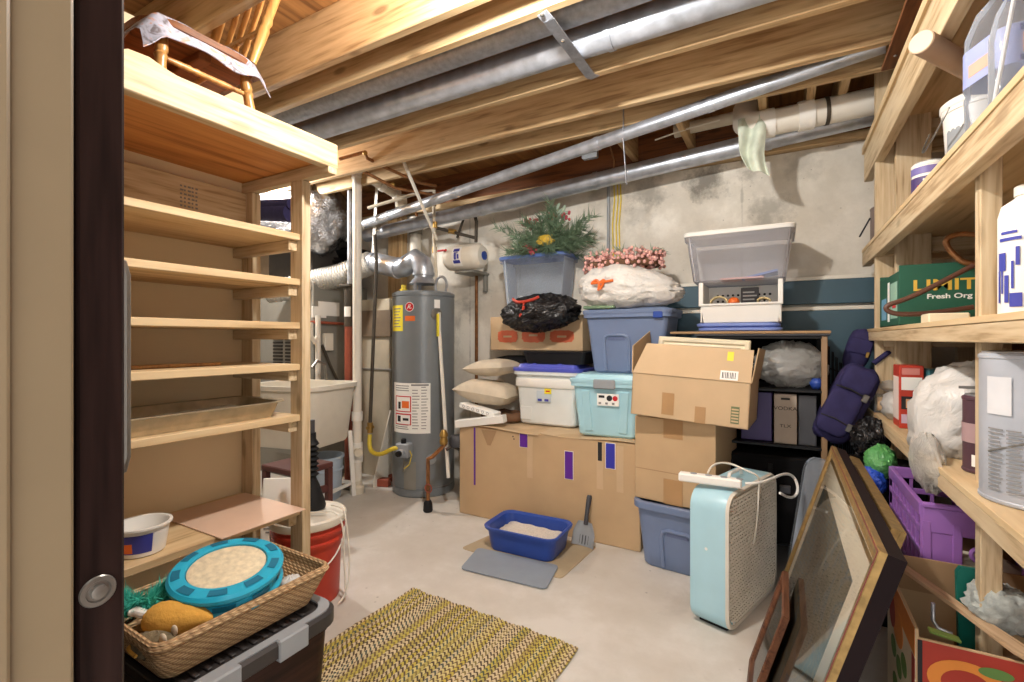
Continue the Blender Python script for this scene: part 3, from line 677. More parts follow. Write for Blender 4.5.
# vertical pipes
pb = V((-2.89,2.64,0))
t = T('standpipe', 'white plastic standpipe rising from the floor left of the water heater', 'pipe', pb)
pt = PY(357,176,2.64); tz = pt.z
P('pipe', MB().cyl((pb.x,pb.y,0), (pb.x,pb.y,tz), .034, n=20), M['pvc'], t)
for z in (.28,.36,.60): P('coupling', MB().cyl((pb.x,pb.y,z-.035),(pb.x,pb.y,z+.035),.042,n=20), M['white'], t)
P('base_fitting', MB().lathe([(.055,0),(.055,.05),(.04,.07),(.04,.1)],20,Tr(pb)), M['pvcgrime'], t)
P('cleanout', MB().cyl(pb+V((.0,0,.33)), pb+V((.07,-.05,.33)), .032, n=16), M['pvcgrime'], t)
P('elbow', MB().tube([V((pb.x,pb.y,tz-.02)), V((pb.x,pb.y,tz+.02)), V((pb.x+.02,pb.y+.01,tz+.05))], .042, 20), M['white'], t)
h0 = V((pb.x+.01,pb.y+.02,tz+.03)); h1 = PY(398,196,3.02)
P('branch_pipe', MB().cyl(h0, h1, .034, n=18), M['pvcgrime'], t); P('branch_tee', MB().cyl(h0.lerp(h1,.5),h0.lerp(h1,.62),.042,n=18).cyl(h0.lerp(h1,.9), h1+V((.01,0,0)), .045, n=18), M['pvc'], t)
P('drop_pipe', MB().cyl(h1+V((.03,0,-.0)), h1+V((.03,.01,-.10)), .05, n=18), M['pvcgrime'], t)
t = T('lally_column', 'rust red steel support column behind the white standpipe', 'column', (-3.06,2.72,0))
P('shaft', MB().cyl((-3.06,2.72,0),(-3.06,2.72,1.60),.042,n=24), M['redsteel'], t); P('collar', MB().cyl((-3.06,2.72,1.30),(-3.06,2.72,1.62),.046,n=24), M['iron'], t)
P('bearing_plate', MB().cbox((-3.06,2.72,1.63),(.12,.12,.02),.003), M['iron'], t)
P('upper_shaft', MB().cyl((-3.06,2.72,1.63),(-3.06,2.72,2.40),.02,n=18), M['galv'], t); P('base_plate', MB().cbox((-3.06,2.72,.008),(.15,.15,.016),.003), M['iron'], t)
P('paper_tag', arc(.0425,.0425,1.38,1.46,-1.9,-.6,8,Tr(-3.06,2.72,0),.005), M['paper'], t)
g0 = PY(376.5,262,2.78); g1 = PY(370,425,2.70)
t = T('gas_pipe', 'thin dark gas pipe with yellow hose to the heater valve', 'pipe', (g1.x,g1.y,.3))
P('pipe', MB().tube([g0+V((-.02,0,.22)), g0, g1], .014, 10), M['iron'], t)
P('shutoff_valve', MB().cyl(g1+V((0,0,.02)), g1+V((0,0,-.06)), .022).cyl(g1+V((0,-.03,-.02)), g1+V((0,.03,-.02)), .014), M['brass'], t)
hv = c+s_*(-.055)
yh = [g1+V((0,0,-.06)), PY(369,446,2.68), PY(372,453,2.66), PY(381,455,2.66), PY(391,449,2.66), PY(399,447.5,2.68), hv if (hv-g1).length < (c+s_*.055-g1).length else c+s_*.055]
pts = []
for i in range(len(yh)-1):
    for k in range(6): pts.append(yh[i].lerp(yh[i+1], k/6))
pts = [sum((pts[max(0,min(len(pts)-1,i+j))] for j in range(-3,4)), V((0,0,0)))/7 for i in range(len(pts))]
P('gas_hose', MB().tube(pts, [.016+(.0015 if i%2 else 0) for i in range(len(pts))], 12), M['yhose'], t, label='yellow corrugated hose')
t = T('hanger_strap', 'perforated white hanger strap by the vent elbow', 'strap', PY(374,250,2.95))
s0, s1 = PY(379,186,2.95), PY(373,252,2.95); P('strap', MB().beam(s0+V((0,0,.3)), s1, .03, .003, up=(0,1,0), bev=0), M['offwhite'], t)
hl = MB()
for k in range(9): q = s0.lerp(s1, k/9); hl.cyl(q+V((0,-.003,0)), q+V((0,.003,0)), .006, n=8)
P('hole', hl, M['ink'], t)
t = T('flue_pipe', 'vertical grey and white flue pipe behind the heater vent elbow', 'pipe', PY(411,300,3.2))
fa, fb = PY(411,222,3.22), PY(411,300,3.22); P('pipe', MB().cyl(V((fb.x,3.28,0)), V((fa.x,3.28,fa.z+.05)), .052, n=20), M['offwhite'], t); P('collar', MB().cyl(V((fa.x,3.28,fa.z-.1)), V((fa.x,3.28,fa.z+.02)), .060, n=20), M['furn'], t)
t = T('copper_riser', 'orange-brown copper riser on the wall behind the flue', 'pipe', PY(417,262,3.3)); P('pipe', MB().cyl(PY(416.5,205,3.31), V((PY(416.5,292,3.31).x,3.31,0)), .014, n=10), M['copper'], t)
# water lines above the heater
wz = PY(434,310,3.05)
t = T('water_line', 'tarnished copper water line dropping to the heater top', 'pipe', wz)
P('pipe', MB().tube([PY(437,296,3.0), PY(436,270,3.02), PY(434,240,3.05), PY(434,200,3.06), PY(434,190,3.0), PY(425,191,2.95), PY(368,208,2.8)], .013, 10), M['pvcgrime'], t)
for (x,y) in ((434.5,250),(435,225),(434,203)): P('joint', MB().cyl(PY(x,y-3,3.055), PY(x,y+3,3.055), .019, n=12), M['brass'], t)
P('lever', MB().cyl(PY(438,251,3.04), PY(446,250,3.0), .008), M['redlogo'], t, label='red valve lever')
P('loop', MB().tube([PY(441,286,2.98)+V((.055*math.cos(q),0,.075*math.sin(q))) for q in [PI*1.5*k/14-.6 for k in range(15)]], .010, 10), M['galv'], t)
t = T('water_line', 'old copper water lines with elbows running below the joists at left', 'pipe', PY(400,175,2.5))
P('pipe', MB().tube([PY(340,159,2.35), PY(365,152,2.38), PY(367,158,2.4), PY(380,165,2.45), PY(420,183,2.8), PY(436,186,2.95)], .012, 10).tube([PY(361,170,2.45), PY(395,188,2.7), PY(440,196,3.0)], .012, 10), M['copper'], t)
for (x,y,Y) in ((365,153,2.38),(380,165,2.45),(393,185,2.7)): P('elbow', MB().blob(PY(x,y,Y), (.018,.018,.018), 0, n=12), M['brass'], t)
t = T('pvc_stick', 'white plastic pipe slanting down in front of the grey vent pipes', 'pipe', PY(420,200,2.7)); P('pipe', MB().cyl(PY(402,158,2.55), PY(437,240,2.98), .012, n=10), M['offwhite'], t)
t = T('water_line', 'dark iron water line with valve beside the expansion tank', 'pipe', PY(470,225,3.2))
P('pipe', MB().tube([PY(437,228,3.1), PY(452,232,3.15), PY(476,238,3.2)], .013, 10).tube([PY(476,242,3.2), PY(476.5,222,3.2), PY(474,212,3.22)], .014, 10).tube([PY(457,238,3.2), PY(466,212,3.22)], .010, 8), M['iron'], t)
P('valve', MB().blob(PY(476,212,3.22), (.035,.03,.025), .3, 9, 3, 14).cyl(PY(449,231,3.15), PY(455,232,3.15), .022), M['brass'], t)
# expansion tank
xa, xb = PY(447,259,3.12), PY(484,255.5,3.12); xm = (xa+xb)/2
t = T('expansion_tank', 'small cream expansion tank lying on its bracket on the concrete wall', 'tank', xm+V((0,0,-.12)))
ax = (xb-xa).normalized(); L = (xb-xa).length; Mz = frameM(xa, ax, (0,1,0)) @ Ry(90)
P('tank', MB().lathe([(.03,.0),(.075,.008),(.098,.035),(.102,.07),(.102,L-.07),(.098,L-.035),(.075,L-.008),(.03,L)], 32, Mz), M['offwhite'], t)
P('end_cap', MB().lathe([(.034,L-.004),(.034,L+.008),(.02,L+.012)], 24, Mz), M['cobalt'], t, label='blue round end cap')
q = MB(); q.sheet(lambda u,v: (.1035*math.cos(-.4+1.9*u), .1035*math.sin(-.4+1.9*u), L*.42+L*.16*v), 14, 1, -.0005)
for off in (PI/2, PI, 0, -PI/2):
    pass
lab = MB()
def tkpatch(z0, z1, a0, a1, off=.0012):
    mb = MB(); mb.sheet(lambda u,v: ((.102+off)*math.cos(a0+(a1-a0)*u), (.102+off)*math.sin(a0+(a1-a0)*u), z0+(z1-z0)*v), 10, 1, -.0004); return MB().add(mb.v, mb.f, Mz)
# angle of the side facing the camera
ac = max([2*PI*k/72 for k in range(72)], key=lambda a: ((Mz @ V((math.cos(a),math.sin(a),0)))-(Mz @ V((0,0,0)))).dot(V((-xm.x,-xm.y,.0)).normalized()))
P('label', tkpatch(L*.34,L*.58,ac-.75,ac+.85), M['paper'], t, label='white and blue printed label')
m = MB()
for (z0,z1,a0,a1) in ((.37,.55,.35,.6),(.38,.54,-.55,-.3),(.40,.46,-.25,.3),(.48,.53,-.1,.25),(.47,.50,-.28,-.15)): w_ = tkpatch(L*z0,L*z1,ac+a0,ac+a1,.002); m.add(w_.v,w_.f)
P('label_print', m, M['blueink'], t)
P('bracket', MB().box(xm.x-.09,xm.x+.09,3.10,3.34,xm.z-.125,xm.z-.105,.003).box(xm.x+.05,xm.x+.075,3.30,3.345,xm.z-.26,xm.z-.11,.003), M['furn'], t)
pp = PY(476.5,300,3.31); P('wall_pipe', MB().cyl((pp.x,3.31,xm.z-.12),(pp.x,3.31,.62),.014,n=10), M['copper'], t)
# ================================================================ UTILITY TUB
tc = V((-3.10,2.30,0)); tw, td = .66, .56
t = T('utility_tub', 'deep cream plastic utility tub on a white metal stand', 'tub', tc)
tm = Tr(tc) @ Rz(12)
P('basin', MB().loft([rring(tw*.80,td*.80,.09,.44),rring(tw*.84,td*.84,.10,.46),rring(tw*.96,td*.96,.11,.84),rring(tw*1.02,td*1.02,.12,.845),rring(tw*1.02,td*1.02,.12,.875),rring(tw*.93,td*.93,.10,.875),rring(tw*.80,td*.80,.09,.48)], True, True, tm), M['offwhite'], t)
for sx in (-1,1):
    for sy in (-1,1): P('leg', MB().beam(tm @ V((sx*tw*.40,sy*td*.38,.5)), tm @ V((sx*tw*.43,sy*td*.42,0)), .03,.03), M['white'], t)
for sy in (-1,1): P('brace', MB().beam(tm @ V((-tw*.42,sy*td*.41,.10)), tm @ V((tw*.42,sy*td*.41,.10)), .022,.022), M['white'], t)
P('brace', MB().beam(tm @ V((tw*.42,-td*.41,.10)), tm @ V((tw*.42,td*.41,.10)), .022,.022), M['white'], t)
P('faucet', MB().tube([tm @ V((.0,td*.49,.87)), tm @ V((.0,td*.47,1.0)), tm @ V((0,td*.3,1.03)), tm @ V((0,td*.2,.98))], .012), M['chrome'], t)
bk = PZ(338,485,0); bk = V((-3.12,2.62,0)) if False else V((-3.02,2.50,0)); bk=V((-3.03,2.44,0))
t = T('blue_pail', 'pale blue pail standing on the floor under the utility tub', 'pail', bk)
P('pail_body', MB().lathe([(.12,0),(.125,.01),(.14,.30),(.15,.305),(.15,.32),(.135,.32),(.115,.02)], 32, Tr(bk)), M['softblue'], t); P('hoop', MB().lathe([(.140,.21),(.145,.215),(.145,.225),(.140,.23)],32,Tr(bk),False,False), M['softblue'], t)
# stool and sack seen through shelf posts
sp = V((-2.48,1.86,0))
t = T('step_stool', 'small maroon wooden stool behind the shelf posts', 'stool', sp)
P('seat', MB().box(sp.x-.22,sp.x+.10,sp.y-.13,sp.y+.13,.42,.455,.006), M['brownstool'], t)
for sx in (-.2,.08):
    for sy in (-.11,.11): P('leg', MB().beam((sp.x+sx,sp.y+sy,.42),(sp.x+sx,sp.y+sy,0),.035,.035), M['brownstool'], t)
    P('rail', MB().beam((sp.x+sx,sp.y-.11,.30),(sp.x+sx,sp.y+.11,.30),.025,.04), M['brownstool'], t)
P('rail', MB().beam((sp.x-.2,sp.y-.115,.32),(sp.x+.08,sp.y-.115,.32),.025,.05), M['brownstool'], t)
q = PY(272,497,1.62); sk = V((-2.16,1.50,0)); sk = V((-2.36,1.62,0))
t = T('paper_sack', 'white paper sack with faint print standing behind the shelf posts', 'sack', sk)
P('sack_body', MB().loft([rring(.16,.10,.02,0),rring(.18,.12,.03,.12),rring(.18,.11,.03,.3),rring(.17,.06,.02,.40),rring(.17,.015,.006,.45)], True, True, Tr(sk) @ Rz(35)), M['paper'], t)
m = MB()
for k,(a,b,z) in enumerate(((-.05,.05,.30),(-.03,.03,.28),(-.06,.04,.2),(-.05,.05,.18))): m.box(a,b,-.0625,-.0595,z,z+.008,0,Tr(sk) @ Rz(35))
P('sack_print', m, M['inkg'], t)
# red bucket with bellows plunger
bc = V((-1.93,1.47,0))
t = T('red_bucket', 'red plastic bucket with dirty white lid beside the shelf post', 'bucket', bc); tm = Tr(bc)
P('bucket_body', MB().lathe([(.132,0),(.136,.008),(.146,.27),(.158,.272),(.158,.285),(.149,.29),(.150,.315),(.162,.318),(.162,.33),(.152,.335),(.154,.365)], 40, tm), M['red'], t)
P('lid', MB().lathe([(.164,.352),(.168,.358),(.168,.385),(.160,.392),(.15,.384),(.05,.382)], 40, tm), M['offwhite'], t)
m = MB().tube([bc+V((.160*math.cos(q),.160*math.sin(q)-.0,.33-.16*abs(math.sin(q-.9)))) for q in [.9+PI*k/20-PI for k in range(21)]], .0035, 8); P('bail_handle', m, M['white'], t)
pl = bc+V((-.035,.045,.392))
t = T('bellows_plunger', 'black accordion bellows plunger standing on the bucket lid', 'plunger', pl)
pr = [(.062,0),(.064,.012),(.05,.06),(.035,.11),(.022,.14)]
for k in range(7): pr += [(.020,.15+k*.024),(.034,.162+k*.024)]
pr += [(.02,.33),(.02,.36)]
P('bellows', MB().lathe(pr, 28, Tr(pl)), M['black'], t); P('handle', MB().cyl(pl+V((0,0,.35)), pl+V((0,0,.42)), .014), M['dgrey'], t)
cp = [bc+V((-.02,-.05,.40)), bc+V((.06,.0,.40)), bc+V((.10,.02,.41)), bc+V((.155,.05,.40)), bc+V((.178,.055,.30)), bc+V((.165,.06,.22)), bc+V((.185,.055,.10)), bc+V((.19,.05,.012))]
def smooth(path, n=8, w=5):
    path = [V(p) for p in path]; pts = []
    for i in range(len(path)-1):
        for k in range(n): pts.append(path[i].lerp(path[i+1], k/n))
    pts.append(path[-1])
    return [sum((pts[max(0,min(len(pts)-1,i+j))] for j in range(-w,w+1)), V((0,0,0)))/(2*w+1) for i in range(len(pts))]
o = TM('electric_cable', MB().tube(smooth(cp), .0045, 8), M['offwhite'], 'thin white cord draped over the red bucket lid to the floor', 'cord', smooth=60)
cp2 = [bc+V((.02,.10,.40)), bc+V((.12,.09,.41)), bc+V((.16,.075,.40)), bc+V((.18,.08,.25)), bc+V((.20,.07,.05)), bc+V((.19,.0,.008))]
o = TM('electric_cable', MB().tube(smooth(cp2), .004, 8), M['offwhite'], 'second white cord hanging at the far side of the red bucket', 'cord', smooth=60)
f1 = PZ(322,484); o = TM('floor_mat', MB().box(f1.x-.28,f1.x+.25,f1.y-.16,f1.y+.12,0,.006,.002,None), M['tanmat'], 'tan mat on the floor in front of the utility tub', 'mat')
bd0, bd1 = PZ(373,488), PZ(397,478)
o = TM('leaning_board', MB().prism([(0,0),(.25,.0),(.25,.56),(.20,.60),(0,.06)], .012, frameM(V((bd0.x,bd0.y,0)),(bd1.x-bd0.x,bd1.y-bd0.y,0),(.0,.12,1))), M['offwhite'], 'white cut panel leaning beside the gas pipe and heater', 'board')
for k,(x,y) in enumerate(((384,486),(389,481))):
    p = PZ(x,y); TM('brick', MB().cbox(p+V((0,0,.032+ (0))), (.10,.07,.062), .005, Rz(20+40*k)), M['redsteel'], ('chipped red brick on the floor left of the heater','second red brick close to the heater base')[k], 'brick')
# ================================================================ CENTRE STACKS
def tote(name, label, base, w, d, h, tp, mat, lidmat=None, rz=0, r=.04, lid=True, ribs=True, lidh=.035, group=None, latch=None, handle=True, lidlabel=None, rim=.02):
    """tapered storage bin: w,d are the sizes at the rim, tp the taper"""
    tm = Tr(base) @ Rz(rz); t = T(name, label, 'storage bin', M=tm, group=group); th = .006
    rg = [rring(w*tp-.02, d*tp-.02, r, 0), rring(w*tp, d*tp, r, .012)]
    for k in (.25,.5,.75): rg.append(rring(w*(tp+(1-tp)*k), d*(tp+(1-tp)*k), r, .012+(h-.05)*k))
    rg += [rring(w, d, r, h-.04), rring(w+rim*2, d+rim*2, r+rim, h-.035), rring(w+rim*2, d+rim*2, r+rim, h-.004), rring(w+rim*2-.006, d+rim*2-.006, r+rim, h), rring(w-2*th, d-2*th, r, h), rring(w*tp-2*th, d*tp-2*th, r, .012)]
    P('bin_body', MB().loft(rg, True, True, tm), mat, t)
    if lid:
        L = [rring(w+rim*2+.008, d+rim*2+.008, r+rim, h-.012), rring(w+rim*2+.012, d+rim*2+.012, r+rim, h+.006), rring(w+rim*2+.004, d+rim*2+.004, r+rim, h+.012), rring(w-.01, d-.01, r, h+.012), rring(w-.03, d-.03, r, h+lidh), rring(w-.06, d-.06, r, h+lidh+.003)]
        P('lid', MB().loft(L, True, True, tm), lidmat or mat, t, label=lidlabel)
    if ribs:
        for sx in (-1,1):
            m = MB()
            x0 = sx*w*.30
            a = V((x0*tp, -d*tp/2-.004, .03)); b = V((x0, -d/2-.003, h-.06)); m.beam(tm @ a, tm @ b, .05, .012, up=tm.to_3x3() @ V((0,1,0)), bev=.004); P('rib', m, mat, t)
    return t, tm
# ---------------------------------------------------------------- the long cardboard box on the floor
bx0, bx1, by0, by1, bz = -1.95, -.70, 2.69, 3.27, .605
t = T('long_cardboard_box', 'long wide cardboard box on the floor with scraps of violet tape', 'box', ((bx0+bx1)/2,(by0+by1)/2,0))
m = MB().box(bx0,bx1,by0,by1,0,bz,.006); P('carton', m, M['card'], t)
P('top_flap', MB().sheet(lambda u,v: (bx0-.01+.62*u, by0-.012+.30*v, bz+.004+.010*math.sin(u*5)*(1-v)), 12, 4, .004), M['card2'], t)
P('top_flap', MB().sheet(lambda u,v: (bx0+.62+(bx1-bx0-.61)*u, by0-.004+.29*v, bz+.005+.008*math.sin(3+u*6)*(1-v)), 12, 4, .004), M['card2'], t)
for (x0,x1,y0,y1,mt,nm) in ((520,527.5,433,447.5,'vtape','tape_scrap'),(565,573,451,479.5,'vtape','tape_scrap'),(606,615,443,469,'btape','tape_scrap'),(474,475.5,424,485,'vtape','tape_scrap'),(598,602,442,461,'ink','tape_scrap')):
    a = PY(x0,y0,by0); b = PY(x1,y1,by0)
    m = MB(); m.box(a.x,b.x,by0-.003,by0-.0005,b.z,min(a.z,bz-.004)); P(nm, m, M[mt], t)
    if mt != 'ink' and x1-x0 > 3: P('tape_edge', MB().box(a.x-.003,b.x+.003,by0-.0015,by0-.0003,b.z-.003,min(a.z+.003,bz-.004)), M['paper'], t)
for (x,y) in ((513,436.5),(514,439)): q = PY(x,y,by0); P('staple_hole', MB().cyl(q+V((0,-.001,0)), q+V((0,.001,0)), .005, n=8), M['ink'], t)
q = PY(489,440,by0); P('crease', MB().prism([(-.06,0),(.06,0),(.012,-.10),(-.012,-.10)], .0012, frameM((q.x,by0-.0014,bz-.012),(1,0,0),(0,0,1))), M['card3'], t)
for x in (530,600,620): q = PY(x,470,by0); P('tape_strip', MB().box(q.x-.02,q.x+.02,by0-.0016,by0-.0004,.32,bz-.02), M['card2'], t)
TOP = bz+.012
# ---------------------------------------------------------------- white tote, aqua tote, slate tote
a, b = PY(520,425,2.90), PY(578,430,2.90)
wc = V(((a.x+b.x)/2-.025, 3.05, TOP))
tw_, tmw = tote('storage_bin', 'milky white storage bin with violet-blue lid on the long cardboard box', wc, .46, .29, .375, .9, M['wtote'], M['purpl'], 0, .035, ribs=False, lidlabel='violet-blue domed lid')
for sx in (-.09,.10): P('lid_rib', MB().box(sx-.02,sx+.02,-.13,.13,.382,.417,.008,tmw), M['purpl'], tw_)
P('band', MB().loft([rring(.468,.302,.04,.255),rring(.475,.308,.04,.26),rring(.475,.308,.04,.31),rring(.468,.302,.04,.315)],True,True,tmw), M['white'], tw_)
fy = lambda z: -.29/2*(.9+.1*z/.345)-.006
P('label', MB().box(-.06,.045,fy(.27)-.006,fy(.27)-.002,.16,.235,0,tmw @ Tr(0,.002,0)), plain('pale_label', (196,206,214), .5), tw_)
P('sale_sticker', MB().box(.0,.05,fy(.27)-.007,fy(.27)-.004,.215,.25,0,tmw), M['yellow'], tw_, label='yellow sticker with red mark')
P('sticker_mark', MB().box(.012,.04,fy(.27)-.0075,fy(.27)-.0069,.228,.238,0,tmw), M['redlogo'], tw_)
for k in range(2): P('label_print', MB().box(-.05+.05*k,-.02+.05*k,fy(.27)-.0066,fy(.27)-.0058,.165,.18,0,tmw), M['blueink'], tw_)
P('moulding', MB().box(-.19,-.10,fy(.1)-.002,fy(.1)+.004,.03,.12,.003,tmw), M['wtote'], tw_)
ac_ = V((-.925,2.87,TOP))
ta, tma = tote('storage_bin', 'aqua blue storage bin with grey latches under the slate blue one', ac_, .40, .29, .335, .86, M['aqua'], M['aqua'], 2, .03)
P('latch', MB().box(-.06,.07,-.185,-.166,.29,.345,.006,tma), M['grey'], ta, label='grey latch')
P('label', MB().box(-.045,.085,-.1525,-.1455,.19,.26,0,tma), M['paper'], ta)
P('label_print', MB().box(-.035,.0,-.1540,-.1523,.236,.25,0,tma), M['ink'], ta); P('label_mark', MB().lathe([(.017,0),(.017,.002)],16,tma @ Tr(.03,-.1525,.235) @ Rx(90)), M['ink'], ta); P('label_mark', MB().lathe([(.015,0),(.015,.002)],16,tma @ Tr(.064,-.1525,.235) @ Rx(90)), M['redlogo'], ta)
for k in range(3): P('label_mark', MB().box(-.035+.04*k,-.02+.04*k,-.1540,-.1523,.198,.21,0,tma), M['inkg'], ta)
zs_ = TOP+.335+.04
sc_ = V((-.83,3.0,zs_)); sw, sd, sh = .50,.34,.375
ts, tms = tote('storage_bin', 'slate blue storage bin stacked on the aqua bin under white bin bag', sc_, sw, sd, sh, .84, M['bluesl'], M['bluesl'], 0, .03, ribs=False, lidh=.02)
def handle_recess(t, tm, w, d, h, tp, mat, dk, cx=0.0, s=1.0):
    z0, z1 = h*.05, h*.62
    def fp(x, z): k = tp+(1-tp)*z/h; return V((x*k, -d*k/2-.004, z))
    pts = [fp(cx-.085*s,z0), fp(cx-.085*s,z1*.8), fp(cx-.075*s,z1*.95), fp(cx-.05*s,z1), fp(cx+.05*s,z1), fp(cx+.075*s,z1*.95), fp(cx+.085*s,z1*.8), fp(cx+.085*s,z0)]
    P('handle_rib', MB().tube([tm @ p for p in pts], .010, 8), mat, t)
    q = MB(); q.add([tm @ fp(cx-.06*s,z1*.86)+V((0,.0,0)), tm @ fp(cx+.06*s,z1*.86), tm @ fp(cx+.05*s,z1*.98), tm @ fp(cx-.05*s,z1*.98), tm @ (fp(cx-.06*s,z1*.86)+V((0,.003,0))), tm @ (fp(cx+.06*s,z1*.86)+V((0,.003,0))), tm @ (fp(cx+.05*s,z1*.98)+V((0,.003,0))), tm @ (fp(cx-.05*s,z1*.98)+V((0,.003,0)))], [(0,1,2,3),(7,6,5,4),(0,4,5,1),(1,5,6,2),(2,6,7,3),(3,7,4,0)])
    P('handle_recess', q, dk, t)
handle_recess(ts, tms, sw, sd, sh, .84, M['bluesl'], M['bluesl2'], -.06, 1.0)
P('lid_clip', MB().box(.17,.225,-.195,-.17,.33,.372,.004,tms), M['cobalt'], ts, label='small blue label')
P('label', MB().box(.20,.232,-.1985,-.195,.345,.372,0,tms), M['ink'], ts) if False else None
# ---------------------------------------------------------------- pillows and stuff on the left of the box
def pillow(c, w, d, h, rz, tilt, seed):
    mb = MB(); n = 22; Mx = Tr(c) @ Rz(rz) @ Ry(tilt)
    def f(s):
        def g(u, v):
            x = 2*u-1; y = 2*v-1; e = (max(0,1-abs(x)**2.6)*max(0,1-abs(y)**2.6))**.5
            pin = 1-.10*(1-abs(x))*abs(y)**2-.0
            k = 1-.09*(1-x*x)*(abs(y)**3); k2 = 1-.09*(1-y*y)*(abs(x)**3)
            return (x*w/2*k2, y*d/2*k, s*h/2*e*(1+.10*noise.noise(V((x*2+seed,y*2,s)))))
        return g
    a = f(1); b = f(-1); P_ = []
    vs = []; fs = []; W = n+1
    for s, g in ((0,a),(1,b)):
        for i in range(n+1):
            for j in range(n+1): vs.append(g(i/n, j/n))
    o_ = W*W
    for i in range(n):
        for j in range(n):
            q = i*W+j; fs.append((q,q+W,q+W+1,q+1)); fs.append((o_+q,o_+q+1,o_+q+W+1,o_+q+W))
    mb.add(vs, fs, Mx); return mb
c1 = PY(488,392,2.90); c2 = PY(492,369,2.92)
wr = PY(503,405,2.92)
o = TM('dried_wreath', MB().tube([V((wr.x-.02,wr.y+.02,TOP+.035))+V((.13*math.cos(2*PI*k/20),.10*math.sin(2*PI*k/20),.006*math.sin(k*2.3))) for k in range(20)], .032, 10, closed=True), M['twig'], 'brown wicker wreath squeezed under the oatmeal pillows', 'wreath', smooth=80)
m = MB().box(-.16,.16,-.04,.04,0,.035,.003,Tr(wr.x-.12,2.80,TOP+.072) @ Rz(-8) @ Ry(8))
t = T('white_box', 'flat white patterned box under the lower oatmeal pillow', 'box', (wr.x-.1,2.80,TOP+.07)); P('carton', m, M['paper'], t)
m = MB()
for k in range(6):
    q = Tr(wr.x-.12,2.80,TOP+.072) @ Rz(-8) @ Ry(8) @ Tr(-.12+.045*k,-.0405,.018)
    m.tube([(.011*math.cos(a),0,.009*math.sin(a)) for a in [2*PI*i/8 for i in range(8)]], .0015, 5, True, M=q)
P('box_print', m, M['inkg'], t)
o = TM('white_tray', MB().box(-.20,.16,-.035,.035,0,.05,.003,Tr(wr.x-.03,2.715,TOP+.004) @ Rz(9) @ Ry(-9)), M['white'], 'long white tray sticking out over the front edge of the cardboard box', 'tray')
o = TM('cloth_scrap', MB().blob(PY(466,424,2.75)+V((0,0,.012)), (.07,.06,.012), .3, 6, 4, 20), M['pillow'], 'crumpled tan scrap on the left corner of the cardboard box', 'cloth')
o = TM('pillow', pillow(c1+V((0,.02,.0)), .44, .32, .17, 4, 6, 1), M['pillow'], 'larger lower oatmeal pillow on the left end of the cardboard box', 'pillow', smooth=80)
o = TM('pillow', pillow(c2+V((.0,.02,.01)), .36, .28, .12, -6, -4, 5), M['pillow'], 'smaller upper oatmeal pillow resting on another pillow', 'pillow', smooth=80)
o = TM('black_cushion', pillow(PY(514,362,3.12), .30, .24, .10, 10, 0, 8), M['blackm'], 'small black cushion behind the upper oatmeal pillow', 'cushion', smooth=80)
# ---------------------------------------------------------------- box with orange marks on a black bin behind
a, b = PY(491,355,3.06), PY(583,352,3.06)
zb = wc.z+.375+.04
o = TM('black_bin', MB().loft([rring(.42,.26,.03,0),rring(.46,.28,.03,.07),rring(.47,.29,.03,.075),rring(.47,.29,.03,.085)],True,True,Tr(wc.x+.05,3.06,zb)), M['black'], 'flat black tray on the violet lid beneath the orange-marked box', 'tray')
zb += .086
t = T('fruit_box', 'light cardboard box with three orange-red label blots behind white bin', 'box', ((a.x+b.x)/2,3.16,zb))
zt = 1.365
P('carton', MB().box(a.x,b.x,3.05,3.30,zb,zt,.004), M['card2'], t)
for (x0,x1,y0,y1) in ((498,517.5,330.5,342.5),(522,545,328,342.5),(550,574,330.5,342.5)):
    p, q = PY(x0,y0,3.05), PY(x1,y1,3.05); poly = []
    for k in range(30):
        an = 2*PI*k/30; e = 4; cx_, cy_ = math.cos(an), math.sin(an); L = (abs(cx_)**e+abs(cy_)**e)**(1/e); w_ = 1+.05*math.sin(k*2.7)
        poly.append((cx_/L*abs(q.x-p.x)/2*w_, cy_/L*abs(p.z-q.z)/2*w_))
    P('printed_blot', MB().prism(poly, .002, frameM(((p.x+q.x)/2,3.0495,(p.z+q.z)/2),(1,0,0),(0,0,1))), plain('orange_red_print', (206,104,72), .8, var=.15), t)
    P('blot_lettering', MB().box((p.x+q.x)/2-.035,(p.x+q.x)/2+.035,3.0468,3.0478,(p.z+q.z)/2-.008,(p.z+q.z)/2+.006), M['card2'], t)
# clear tote with blue lid
p = PY(502,262,3.08); q = PY(564,250,3.08)
cw = q.x-p.x; cc = V(((p.x+q.x)/2, 3.19, zt))
ch = (p.z+q.z)/2-zt
tc_, tmc = tote('storage_bin', 'clear storage bin with blue lid beneath the pine and berry arrangement', cc, cw, .24, ch, .86, M['clear'], M['bluelid'], 0, .03, ribs=False, lidh=.015, lidlabel='blue lid')
random.seed(5)
for k, (nm, mt) in enumerate((('bubble_wrap','paper'),('tissue_bundle','white'),('pink_bauble_box','pinkb'),('silver_bauble_bag','foil'))):
    lab = ('white bubble-wrapped bundle inside the clear blue-lidded bin','white tissue bundle inside the clear blue-lidded bin','pink box inside the clear blue-lidded bin','silvery bag inside the right of the clear bin')[k]
    TM(nm, MB().blob(cc+V((-.12+.085*k,-.02,.085)), (.052,.06,.07), .22, 9, k+2, 24, ridged=True), M[mt], lab, 'ornaments')
